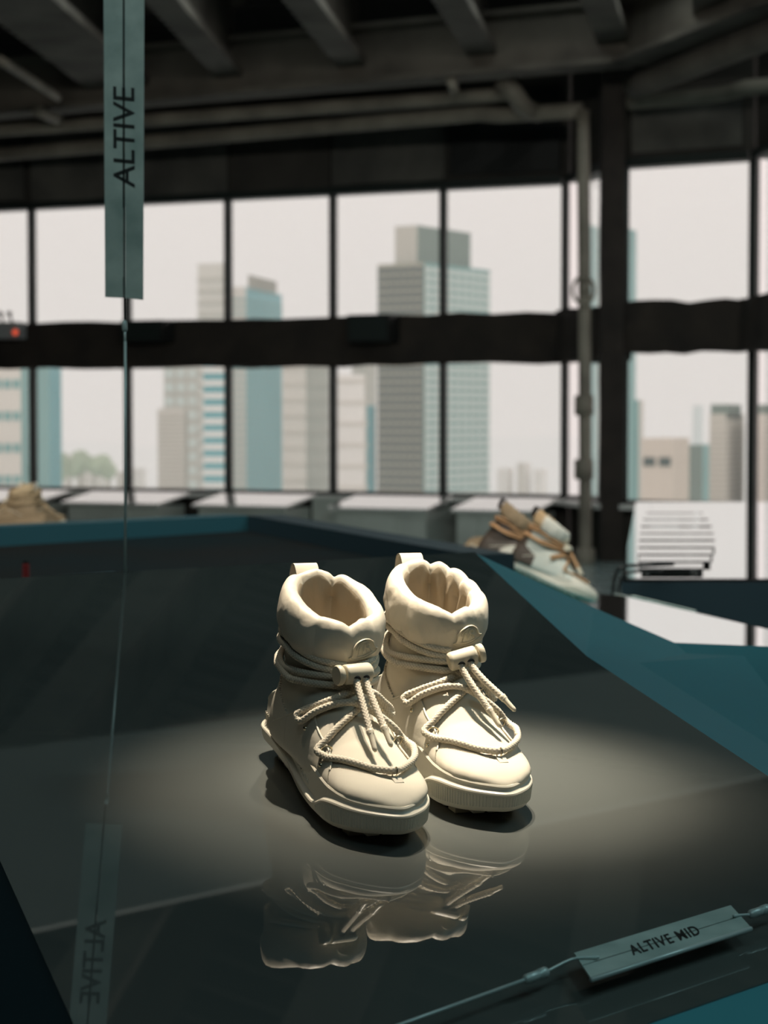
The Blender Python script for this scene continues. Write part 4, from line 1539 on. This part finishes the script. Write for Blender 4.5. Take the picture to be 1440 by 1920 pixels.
def plinth_under(pts, m, parent, top_drop=0.05, k=0.8):
    c = sum((Vector(p) for p in pts), Vector()) / len(pts)
    q = [c + (Vector(p) - c) * k for p in pts]
    zt = min(p.z for p in q) - top_drop
    vs = [(p.x, p.y, 0) for p in q] + [(p.x, p.y, zt) for p in q]
    n = len(q)
    mb = MB(); mb.add(vs, [tuple(range(n))[::-1], tuple(range(n, 2 * n))] + [(i, (i + 1) % n, n + (i + 1) % n, n + i) for i in range(n)])
    return child(mb.build('plinth', m), parent)


# left: shallow dark tray with an upstanding rim
tl_, tk, tr_ = at(-320, 1003, 5.2), at(465, 966, 6.2), at(885, 1040, 4.6)
tray = empty('display_tray', (tl_ + tr_) / 2)
tag(tray, 'dark display tray with a raised rim behind the island on the left', 'display stand')
fl0 = [Vector((tl_.x, tl_.y, tl_.z - 0.055)), Vector((tk.x, tk.y, tk.z - 0.045)), Vector((tr_.x, tr_.y, tr_.z - 0.05)), Vector((tr_.x - 0.1, 3.0, CAMZ - 0.36)), Vector((tl_.x + 0.3, 2.9, CAMZ - 0.42))]
M['rim'] = mat('deep_teal_rim', (0.012, 0.060, 0.078), 0.5)
M['tray'] = mat('dark_tray_lining', (0.006, 0.014, 0.017), 0.8, spec=0.03, color2=(0.012, 0.011, 0.010), scale=1.2)
child(slab_obj('tray_floor', fl0, 0.02, M['tray'], M['teal_dark']), tray)
for (a, b2, m, tl0) in ((tl_, tk, M['rim'], 0.09), (tk, tr_, M['navy'], 0.075)):
    d = (b2 - a).normalized(); n = Vector((-d.y, d.x, 0)); n = n if n.y > 0 else -n
    mb = MB()
    P = [a, b2, b2 + n * 0.10, a + n * 0.10]
    vs = P + [p - Vector((0, 0, 0.065)) for p in P]
    mb.add(vs, [(0, 1, 2, 3), (7, 6, 5, 4), (0, 4, 5, 1), (1, 5, 6, 2), (2, 6, 7, 3), (3, 7, 4, 0)])
    child(mb.build('tray_rim', m), tray)
plinth_under(fl0, M['teal_dark'], tray)
rd = empty('red_striped_tag', at(48, 1083, 3.9)); tag(rd, 'small red striped tag standing in the dark tray at the far left', 'tag')
for k in range(5):
    p = at(48, 1082 - k * 5.5, 3.9)
    child(MB().box((p.x - 0.006, p.y, p.z - 0.0022), (p.x + 0.006, p.y + 0.006, p.z + 0.0018)).build('stripe', mat('red_card', (0.30, 0.03, 0.03), 0.6) if k == 0 else bpy.data.materials['red_card'], None), rd)
p = at(48, 1083, 3.9)
child(MB().box((p.x - 0.006, p.y + 0.004, fl0[4].z + 0.0), (p.x + 0.006, p.y + 0.008, p.z + 0.03)).build('tag_card', M['black'], None), rd)

# plinth behind the tray for the tan boots at the far left
qz = CAMZ - 0.40
pq = [(-1.95, 7.0, qz), (-0.55, 7.0, qz), (-0.55, 8.4, qz), (-1.95, 8.4, qz)]
st_ = empty('display_stand', (-1.25, 7.7, 0)); tag(st_, 'low dark stand under the tan boots at the far left', 'display stand')
child(slab_obj('stand_top', pq, 0.03, M['navy'], M['teal_dark']), st_); plinth_under(pq, M['teal_dark'], st_, 0.03, 0.9)

# right: sloping display with the far pair of boots, then a level polished top
s0, s1 = at(862, 1036, 5.05), at(1122, 1144, 4.90)
s2 = at(1300, 1215, 4.6); s3 = at(1700, 1235, 4.3)
bz = Vector((0, 0, 0))
far_top = [s0 + Vector((-0.02, -0.25, -0.01)), s1 + Vector((0.0, -0.30, -0.012)), s1 + Vector((0.10, 0.75, -0.17)), s0 + Vector((0.10, 0.80, -0.17))]
rs = empty('sloping_display', (s0 + s1) / 2); tag(rs, 'sloping teal display piece carrying the far pair of boots', 'display stand')
ft = child(slab_obj('sloping_top', far_top, 0.02, M['teal'], M['teal_dark']), rs); plinth_under(far_top, M['teal_dark'], rs, 0.05, 0.45)
lz = s1.z - 0.015
def onz(px, py, z):
    r = ray(px, py); return CAM + r * ((z - CAMZ) / r.z)
p1, p2 = at(1165, 1117, 5.2), at(1560, 1205, 5.2)
zp = CAMZ - 0.336
def onp(px, py):
    n = Vector((0, -0.006, 1)); r = ray(px, py)
    return CAM + r * ((Vector((0, 3.4, zp)) - CAM).dot(n) / r.dot(n))
lp = [onp(1122, 1114), onp(1120, 1175), onp(1290, 1270), onp(1800, 1340), onp(1800, 1262), onp(1165, 1117)]
rp = empty('polished_display', (lp[0] + lp[3]) / 2); tag(rp, 'polished display top mirroring the windows behind the teal side', 'display stand')
child(slab_obj('polished_top', lp, 0.02, M['foil'], M['navy']), rp); plinth_under(lp, M['teal_dark'], rp, 0.03, 0.8)
# raised slab standing on it
n0, n1 = p1 - Vector((0, 0, 0.02)), p2 - Vector((0, 0, 0.02))
t0_, t1_ = at(1165, 1091, 5.2), at(1560, 1091, 5.2)
bl_ = at(1192, 944, 11.2); br_ = at(1640, 944, 11.2)
sr = empty('raised_slab_display', (n0 + n1) / 2); tag(sr, 'dark-edged raised slab display with a mirror-bright top at the right', 'display stand')
vs = [t0_, t1_, br_, bl_, n0, n1, Vector((br_.x, br_.y, n0.z - 0.02)), Vector((bl_.x, bl_.y, n0.z - 0.02))]
o = mesh_obj('slab_body', vs, [(4, 7, 6, 5), (0, 4, 5, 1), (1, 5, 6, 2), (2, 6, 7, 3), (3, 7, 4, 0)], M['navy']); child(o, sr)
o = mesh_obj('slab_top', [v + Vector((0, 0, 0.0)) for v in (t0_, t1_, br_, bl_)] + [v + Vector((0, 0, 0.008)) for v in (t0_, t1_, br_, bl_)],
             [(3, 2, 1, 0), (4, 5, 6, 7), (0, 1, 5, 4), (1, 2, 6, 5), (2, 3, 7, 6), (3, 0, 4, 7)], M['foil']); child(o, sr)
plinth_under([n0, n1, Vector((br_.x, br_.y, n0.z)), Vector((bl_.x, bl_.y, n0.z))], M['navy'], sr, 0.03, 0.8)
# stand of pale slats lying on the slab
def on_slab(px, py, lift=0.0):
    a, b2, c = t0_, t1_, bl_
    n = (b2 - a).cross(c - a).normalized()
    if n.z < 0: n = -n
    r = ray(px, py); t = ((a + n * (0.008 + lift)) - CAM).dot(n) / r.dot(n)
    return CAM + r * t
sl = empty('slatted_rack', on_slab(1268, 1010)); tag(sl, 'rack of white slats with dark gaps lying on the raised slab display', 'rack')
rows = [(951, 1222, 1300), (961, 1212, 1318), (973, 1206, 1328), (986, 1202, 1334), (1000, 1200, 1338), (1013, 1198, 1340), (1027, 1197, 1340), (1041, 1196, 1336), (1055, 1198, 1332), (1069, 1202, 1318)]
for (y, x0, x1) in rows:
    a, b2 = on_slab(x0, y + 5.3), on_slab(x1, y + 5.3)
    c, d = on_slab(x1, y - 4.6), on_slab(x0, y - 4.6)
    u = Vector((0, 0, 0.012))
    o = mesh_obj('slat', [a, b2, c, d, a + u, b2 + u, c + u, d + u], [(3, 2, 1, 0), (4, 5, 6, 7), (0, 1, 5, 4), (1, 2, 6, 5), (2, 3, 7, 6), (3, 0, 4, 7)], M['white']); child(o, sl)
for x0, x1 in ((1222, 1216), (1296, 1306)):
    child(MB().tube([on_slab(x0, 950, 0.003), on_slab(x1, 1074, 0.003)], 0.004, 6).build('rail', M['black'], None, True), sl)
# the little sign on its cable in front of that slab, and the black cable loop
g0, g1 = at(1186, 1122, 4.9), at(1302, 1150, 4.6)
fs_ = empty('small_sign_bar', (g0 + g1) / 2); tag(fs_, 'thin grey sign bar on a cable under the edge of the raised slab', 'sign')
d = (g1 - g0).normalized()
child(MB().box((0, -0.004, -0.006), ((g1 - g0).length, 0.004, 0.006), Matrix.Translation(g0) @ d.to_track_quat('X', 'Z').to_matrix().to_4x4()).build('bar', M['steel']), fs_)
child(MB().tube([g0 - d * 0.10, g0, g0 + d * 0.01], 0.0025, 6).build('cable_run', M['cable'], None, True), fs_)
child(MB().tube([g1, g1 + d * 0.55], 0.0025, 6).build('cable_run', M['cable'], None, True), fs_)
kc = [at(1150, 1140, 5.0), at(1150, 1100, 5.0), at(1156, 1074, 5.0), at(1172, 1062, 5.0), at(1215, 1060, 5.1), at(1262, 1058, 5.2)]
o = MB().tube(spline(kc, 8), 0.0045, 8).build('power_cable', M['black'], None, True)
tag(o, 'black cable looping up beside the left end of the raised slab', 'cable')
kc = [at(1160, 1140, 5.1), at(1160, 1108, 5.1), at(1166, 1084, 5.1), at(1184, 1072, 5.1), at(1240, 1070, 5.2)]
o = MB().tube(spline(kc, 8), 0.004, 8).build('power_cable', M['black'], None, True)
tag(o, 'second black cable running just inside the looping one', 'cable')


# ------------------------------------------------------------------ copies of the boots on the displays behind
def far_mat(name, c_front, c_back, y_split):
    m = bpy.data.materials.new(name)
    nt, N, L, P = nodes(m)
    tc = N.new('ShaderNodeTexCoord'); sp = N.new('ShaderNodeSeparateXYZ'); mr = N.new('ShaderNodeMapRange'); mx = N.new('ShaderNodeMix')
    mx.data_type = 'RGBA'
    L.new(tc.outputs['Object'], sp.inputs[0]); L.new(sp.outputs['Y'], mr.inputs['Value'])
    mr.inputs['From Min'].default_value = y_split - 0.004; mr.inputs['From Max'].default_value = y_split + 0.004
    mx.inputs['A'].default_value = (*c_back, 1); mx.inputs['B'].default_value = (*c_front, 1)
    L.new(mr.outputs['Result'], mx.inputs['Factor']); L.new(mx.outputs['Result'], P.inputs['Base Color'])
    P.inputs['Roughness'].default_value = 0.7
    return m


MF = {'col': far_mat('two_tone_collar', (0.60, 0.57, 0.50), (0.46, 0.31, 0.17), -0.05),
      'two': far_mat('two_tone_canvas', (0.50, 0.52, 0.47), (0.07, 0.045, 0.03), -0.072),
      'tan': mat('tan_canvas', (0.44, 0.32, 0.19), 0.7), 'lace2': mat('tan_cord', (0.42, 0.24, 0.12), 0.8), 'dark': mat('dark_brown_leather', (0.05, 0.035, 0.025), 0.6),
      'sole2': mat('pale_rubber', (0.62, 0.58, 0.50), 0.5), 'tan2': mat('light_brown_canvas', (0.24, 0.17, 0.10), 0.8)}


def copy_tree(o, remat, parent=None, keep_label=False):
    c = o.copy()
    COL.objects.link(c)
    if parent is not None:
        c.parent = parent
        c.matrix_parent_inverse = o.matrix_parent_inverse.copy()
    if c.type == 'MESH':
        stem_ = o.name.split('.')[0]
        if stem_ in remat:
            c.material_slots[0].link = 'OBJECT'
            c.material_slots[0].material = remat[stem_]
    for ch in list(o.children): copy_tree(ch, remat, c)
    return c


remA = {'upper': MF['two'], 'lace': MF['lace2'], 'pull_tab': MF['dark'], 'heel_counter': MF['dark'], 'collar': MF['col'], 'side_panel': MF['two'], 'sole': MF['sole2'], 'toe_cap': MF['sole2'], 'lace_end': MF['lace2']}
remB = {'upper': MF['tan2'], 'lace': MF['tan'], 'pull_tab': MF['sole2'], 'heel_counter': MF['tan2'], 'collar': MF['tan'], 'side_panel': MF['tan2'], 'lace_end': MF['tan'], 'sole': MF['tan2'], 'toe_cap': MF['tan'], 'tread': MF['tan2']}
remC = dict(remA); remC.update({'upper': MF['dark'], 'side_panel': MF['dark'], 'sole': MF['tan2'], 'toe_cap': MF['tan2'], 'collar': MF['tan2']})


def place_boot(src, remat, origin, ydir, zdir, label, group, s=1.0):
    c = copy_tree(src, remat)
    y = Vector(ydir).normalized(); z = Vector(zdir); z = (z - y * z.dot(y)).normalized(); x = y.cross(z)
    c.matrix_world = Matrix.Translation(origin) @ Matrix((x, y, z)).transposed().to_4x4() @ Matrix.Scale(s, 4)
    c['label'] = label; c['category'] = 'boot'; c['group'] = group
    return c


# local frame of the slope
fy = (s1 - s0).normalized()
fn = (far_top[1] - far_top[0]).cross(far_top[3] - far_top[0]).normalized()
if fn.z < 0: fn = -fn
yd = (fy + Vector((0, -0.06, 0))).normalized()
c0 = (s0 + s1) / 2
place_boot(boot_a, remA, s0 + fy * 0.225 + fn * 0.001, yd, fn, 'pale far boot with tan laces and dark heel, nearer one of the far pair', 'far pair of boots on the sloping display')
place_boot(boot_b, remC, s0 + fy * 0.125 + fn * 0.001 + (far_top[3] - far_top[0]).normalized() * 0.15, yd, fn, 'dark-heeled far boot half hidden behind the paler far boot', 'far pair of boots on the sloping display')
place_boot(boot_a, remB, Vector((-1.35, 7.72, qz + 0.001)), (-0.9, 0.25, 0), (0, 0, 1), 'blurred tan boot at the far left, its toe pointing left', 'tan boots at the far left')
place_boot(boot_b, remB, Vector((-1.28, 7.86, qz + 0.001)), (0.5, 0.8, 0), (0, 0, 1), 'blurred tan boot at the far left, its pale heel tab facing the room', 'tan boots at the far left')


# ================================================================== the city outside
M['c_pale'] = mat('pale_stone', (0.66, 0.63, 0.57), 0.9, var=0.08, scale=0.05)
M['c_beige'] = mat('beige_concrete', (0.52, 0.50, 0.44), 0.9, var=0.08, scale=0.05)
M['c_grey'] = mat('grey_green_cladding', (0.15, 0.21, 0.18), 0.8, var=0.06, scale=0.05)
M['c_face'] = mat('concrete_facade', (0.36, 0.35, 0.28), 0.9, var=0.06, scale=0.05)
M['c_teal'] = mat('teal_glass_facade', (0.07, 0.34, 0.38), 0.5, color2=(0.14, 0.42, 0.46), scale=0.06)
M['c_teal2'] = mat('grey_teal_facade', (0.15, 0.34, 0.33), 0.7, var=0.08, scale=0.05)
M['c_win'] = mat('dark_facade_window', (0.02, 0.05, 0.045), 0.6)
M['c_win2'] = mat('grey_facade_window', (0.62, 0.70, 0.66), 0.6)
M['c_white'] = mat('white_render', (0.82, 0.80, 0.76), 0.9, var=0.05, scale=0.1)
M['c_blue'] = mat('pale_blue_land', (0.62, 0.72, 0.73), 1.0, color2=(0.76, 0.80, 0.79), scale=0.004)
M['c_peach'] = mat('peach_brick', (0.62, 0.55, 0.47), 0.9, var=0.05, scale=0.1)
M['c_green'] = mat('hazy_tree_green', (0.38, 0.47, 0.33), 1.0, var=0.2, scale=0.3)

ZG = -70.0
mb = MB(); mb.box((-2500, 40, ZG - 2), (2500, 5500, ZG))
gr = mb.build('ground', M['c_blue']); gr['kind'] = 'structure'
# far shore
mb = MB()
n_ = 60
vs = []
for i in range(n_ + 1):
    x = -1300 + 2600 * i / n_
    h = -14 + 14 * mnoise.noise(Vector((x * 0.002, 0, 0))) + 7 * mnoise.noise(Vector((x * 0.012, 3, 0)))
    vs += [(x, 3300, ZG), (x, 3300, ZG + 50 + h), (x, 3500, ZG)]
fs = []
for i in range(n_):
    a = i * 3; b2 = a + 3
    fs += [(a, b2, b2 + 1, a + 1), (a + 1, b2 + 1, b2 + 2, a + 2)]
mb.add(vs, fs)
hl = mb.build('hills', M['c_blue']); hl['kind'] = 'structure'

n_windows = [0]


def building(xl, xe, xr, ytop, D, yaw, m_l, m_r, label, rows=None, colsL=0, colsR=0, crown=None, roof=None, win=None, y_bot=960, bands=None, name='tower_building'):
    """upright block whose near edge stands at column xe, left face to xl and right face to xr"""
    e = at(xe, 785, D); e.z = 0
    c, s = cos(yaw), sin(yaw)
    dl = Vector((-c, s, 0))                 # along the left face, going away
    dr = Vector((s, c, 0)) if xr > xe else None
    def reach(px, d):
        k = (px - 720) / F_PX
        t = (k * e.y - e.x) / (d.x - k * d.y)
        return t
    tl = reach(xl, dl)
    tr = reach(xr, dr) if dr is not None and xr > xe else 18
    if tr < 0: tr = 18
    if dr is None: dr = Vector((s, c, 0))
    zt = at(xe, ytop, D).z
    root = empty(name, (e.x, e.y, ZG)); tag(root, label, 'building')
    P = [e, e + dr * tr, e + dr * tr + dl * tl, e + dl * tl]
    vs = [(p.x, p.y, ZG) for p in P] + [(p.x, p.y, zt) for p in P]
    o = mesh_obj('tower_block', vs, [(0, 3, 2, 1), (4, 5, 6, 7), (0, 1, 5, 4), (1, 2, 6, 5), (2, 3, 7, 6), (3, 0, 4, 7)], M[m_r])
    o.data.materials.append(M[m_l])
    o.data.polygons[5].material_index = 1
    child(o, root)
    nl = Vector((-dl.y, dl.x, 0)); nl = nl if nl.y < 0 else -nl
    nr = Vector((-dr.y, dr.x, 0)); nr = nr if nr.dot(dl) < 0 else -nr
    if rows:
        y0, pitch_px = rows
        zz = [at(xe, y0 + i * pitch_px, D).z for i in range(int((y_bot - y0) / pitch_px) + 1)]
        ph = abs(at(xe, y0, D).z - at(xe, y0 + min(pitch_px, 24), D).z)
        rest = MB()
        for (cols, d, length, nn) in ((colsL, dl, tl, nl), (colsR, dr, tr, nr)):
            if cols <= 0: continue
            cw = length / cols
            wm = M[win[0] if nn is nl else win[1]]
            mesh_w = None
            for z in zz:
                for k in range(cols):
                    c0 = e + d * (cw * (k + 0.5))
                    hw, hh = cw * 0.36, ph * 0.34
                    P = [c0 - d * hw, c0 + d * hw]
                    vs = [Vector((P[0].x, P[0].y, z - hh)), Vector((P[1].x, P[1].y, z - hh)), Vector((P[1].x, P[1].y, z + hh)), Vector((P[0].x, P[0].y, z + hh))]
                    vs = [v + nn * 0.12 for v in vs] + [v - nn * 0.25 for v in vs]
                    fcs = [(0, 1, 2, 3), (0, 4, 5, 1), (1, 5, 6, 2), (2, 6, 7, 3), (3, 7, 4, 0)]
                    if n_windows[0] < 290:
                        if mesh_w is None:
                            org = vs[0].copy()
                            o = mesh_obj('window', [v - org for v in vs], fcs, wm); mesh_w = (o.data, org)
                            o.location = org
                        else:
                            o = bpy.data.objects.new('window', mesh_w[0]); COL.objects.link(o)
                            o.location = vs[0]
                        child(o, root)
                        n_windows[0] += 1
                    else:
                        rest.add(vs, fcs)
        if rest.v:
            o = child(rest.build('facade_windows', M[win[1]]), root); o['kind'] = 'stuff'
    if bands:
        y0, pitch_px, mt, frac = bands
        y = y0
        while y < y_bot:
            z = at(xe, y, D).z; h = abs(at(xe, y, D).z - at(xe, y + pitch_px * frac, D).z)
            mb2 = MB()
            for d, length, nn in ((dl, tl, nl), (dr, tr, nr)):
                a2, b3 = e + nn * 0.15, e + d * length + nn * 0.15
                mb2.add([(a2.x, a2.y, z - h), (b3.x, b3.y, z - h), (b3.x, b3.y, z), (a2.x, a2.y, z), (a2.x - nn.x * .3, a2.y - nn.y * .3, z - h), (b3.x - nn.x * .3, b3.y - nn.y * .3, z - h), (b3.x - nn.x * .3, b3.y - nn.y * .3, z), (a2.x - nn.x * .3, a2.y - nn.y * .3, z)],
                        [(0, 1, 2, 3), (0, 4, 5, 1), (1, 5, 6, 2), (2, 6, 7, 3), (3, 7, 4, 0)])
            child(mb2.build('window_band', M[mt]), root)
            y += pitch_px
    if crown:
        cl0, ce, cr, cy, ml, mr = crown
        zt2 = at(ce, cy, D).z
        a0 = tl * (xe - cl0) / max(1, (xe - xl)); 
        fr0 = (tl * (xe - ce) / max(1, xe - xl)) * 0.8
        ee = e + dl * fr0 + dr * (tr * 0.05)
        lenl = a0 - fr0; lenr = tr * 0.80
        P = [ee, ee + dr * lenr, ee + dr * lenr + dl * lenl, ee + dl * lenl]
        vs = [(p.x, p.y, zt - 0.5) for p in P] + [(p.x, p.y, zt2) for p in P]
        o = mesh_obj('crown', vs, [(4, 5, 6, 7), (0, 1, 5, 4), (1, 2, 6, 5), (2, 3, 7, 6), (3, 0, 4, 7)], M[mr]); o.data.materials.append(M[ml]); o.data.polygons[4].material_index = 1
        child(o, root)
    return root


# the big tower in the middle: concrete on the left, grey teal on the right
building(708, 795, 918, 492, 260, radians(32), 'c_face', 'c_teal2', 'big office tower seen in the middle windows, with a blank crown and rows of windows',
         rows=(505, 15.6), colsL=7, colsR=9, crown=(734, 771, 881, 420, 'c_beige', 'c_grey'), win=('c_win', 'c_win2'), y_bot=950)
building(372, 420, 428, 493, 330, radians(20), 'c_pale', 'c_beige', 'slim pale tower left of the second mullion with a stepped top', bands=(520, 22, 'c_beige', 0.35))
building(437, 462, 529, 538, 300, radians(12), 'c_pale', 'c_teal', 'teal glass tower with a white left flank right of the second mullion', crown=(462, 462, 498, 514, 'c_beige', 'c_beige'), bands=(560, 13, 'c_teal2', 0.25))
building(382, 426, 432, 655, 240, radians(15), 'c_teal', 'c_pale', 'teal and white balcony tower in the lower window by the second mullion', bands=(665, 24, 'c_white', 0.42))
building(296, 346, 352, 766, 280, radians(15), 'c_pale', 'c_beige', 'pale plain block with fine rows, right of the upright cable', bands=(775, 8, 'c_beige', 0.4))
building(308, 372, 384, 650, 340, radians(15), 'c_beige', 'c_grey', 'beige tower behind the plain pale block', rows=(700, 26), colsL=3, colsR=0, win=('c_win2', 'c_win2'))
building(530, 574, 616, 668, 280, radians(25), 'c_pale', 'c_beige', 'pale finned tower left of the third mullion', bands=(690, 30, 'c_beige', 0.12))
building(634, 684, 688, 702, 250, radians(10), 'c_white', 'c_beige', 'white slab tower right of the third mullion', bands=(712, 40, 'c_pale', 0.15))
building(660, 686, 706, 670, 330, radians(10), 'c_beige', 'c_beige', 'grey block behind the white slab tower')
building(686, 698, 704, 760, 270, radians(10), 'c_teal', 'c_teal', 'narrow teal strip building beside the big tower')
building(-60, 40, 54, 676, 230, radians(20), 'c_pale', 'c_teal2', 'striped pale tower at the far left edge of the windows', rows=(720, 60), colsL=6, colsR=0, win=('c_teal2', 'c_teal2'))
building(66, 92, 116, 640, 300, radians(20), 'c_teal2', 'c_teal', 'teal glass tower at the left behind the first mullion', y_bot=830)
building(1086, 1100, 1130, 420, 320, radians(20), 'c_white', 'c_teal2', 'pale tower seen between the standing pipe and the column')
building(1120, 1165, 1191, 424, 300, radians(20), 'c_pale', 'c_teal2', 'tower mostly hidden behind the dark column')
building(1182, 1198, 1206, 750, 240, radians(20), 'c_teal2', 'c_pale', 'slim pale tower right of the dark column')
building(1203, 1262, 1292, 822, 200, radians(20), 'c_peach', 'c_peach', 'peach coloured low building with one dark window, right of the column', rows=(866, 200), colsL=2, colsR=0, win=('c_win', 'c_win'))
building(1290, 1318, 1332, 834, 260, radians(20), 'c_grey', 'c_teal2', 'low grey green block right of the peach building')
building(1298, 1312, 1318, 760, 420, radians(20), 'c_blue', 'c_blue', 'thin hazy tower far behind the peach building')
building(1330, 1360, 1394, 776, 210, radians(20), 'c_beige', 'c_beige', 'beige building with a dark cornice left of the last mullion', crown=(1330, 1360, 1392, 758, 'c_grey', 'c_grey'), bands=(800, 10, 'c_pale', 0.35))
building(1408, 1450, 1520, 776, 210, radians(20), 'c_beige', 'c_beige', 'beige building with a dark cornice in the last window at the right', crown=(1408, 1450, 1500, 758, 'c_grey', 'c_grey'), bands=(800, 10, 'c_pale', 0.35))

# low houses and trees
hz = [(-30, 862, 60, 'c_white'), (20, 850, 44, 'c_white'), (84, 858, 30, 'c_pale'), (120, 852, 34, 'c_white'), (160, 866, 30, 'c_pale'), (195, 872, 26, 'c_white'), (232, 884, 24, 'c_pale'), (262, 878, 30, 'c_white'), (950, 878, 30, 'c_white'), (985, 868, 26, 'c_pale'), (1016, 880, 26, 'c_white')]
hl_ = ['white low house at the far left edge', 'white domed-looking low block left of the first mullion', 'pale low house right of the first mullion', 'white low house among the trees', 'pale low house left of the upright cable', 'white low house just left of the upright cable', 'pale low block at the upright cable', 'white low block right of the upright cable', 'white low block right of the big tower', 'pale low block right of the big tower, middle one', 'white low block nearest the last mullion']
for (x, y, w, mm_), lb in zip(hz, hl_):
    building(x - w * 0.6, x, x + w * 0.4, y, 380, radians(20), mm_, 'c_white', lb, name='low_building')
rnd = random.Random(3)
for i, (x, y) in enumerate(((72, 884), (96, 872), (132, 866), (150, 868), (176, 862), (205, 868))):
    p = at(x, y, 372)
    root = empty('tree', (p.x, p.y, ZG)); tag(root, 'hazy green tree among the low houses, %s' % ['leftmost', 'second from the left', 'third from the left', 'fourth from the left', 'second from the right', 'rightmost'][i], 'tree', 'trees among the low houses')
    bs = bmesh.new()
    for k in range(7):
        bmesh.ops.create_icosphere(bs, subdivisions=2, radius=rnd.uniform(0.9, 1.6), matrix=Matrix.Translation((p.x + rnd.uniform(-1.6, 1.6), p.y + rnd.uniform(-1, 1), p.z + rnd.uniform(-1.6, 0.6))))
    for v in bs.verts: v.co += Vector((mnoise.noise(v.co * 1.5), mnoise.noise(v.co * 1.7), mnoise.noise(v.co * 1.3))) * 0.5
    me = bpy.data.meshes.new('crown'); bs.to_mesh(me); bs.free(); me.materials.append(M['c_green'])
    o = bpy.data.objects.new('crown', me); COL.objects.link(o); child(o, root)
    child(MB().tube([Vector((p.x, p.y, p.z - 30)), Vector((p.x, p.y, p.z - 0.5))], 0.35, 6).build('trunk', M['c_beige'], None), root)

# haze over the city
hz_m = bpy.data.materials.new('city_haze')
hz_m.use_nodes = True
N, L = hz_m.node_tree.nodes, hz_m.node_tree.links
for n in list(N):
    if n.type == 'BSDF_PRINCIPLED': N.remove(n)
vs_ = N.new('ShaderNodeVolumeScatter'); vs_.inputs['Color'].default_value = (0.94, 1.0, 1.0, 1); vs_.inputs['Density'].default_value = 0.0009; vs_.inputs['Anisotropy'].default_value = 0.0
L.new(vs_.outputs[0], [n for n in N if n.type == 'OUTPUT_MATERIAL'][0].inputs['Volume'])
mb = MB(); mb.box((-900, 45, ZG), (900, 3600, 260))
hzo = mb.build('haze', hz_m); hzo['kind'] = 'stuff'
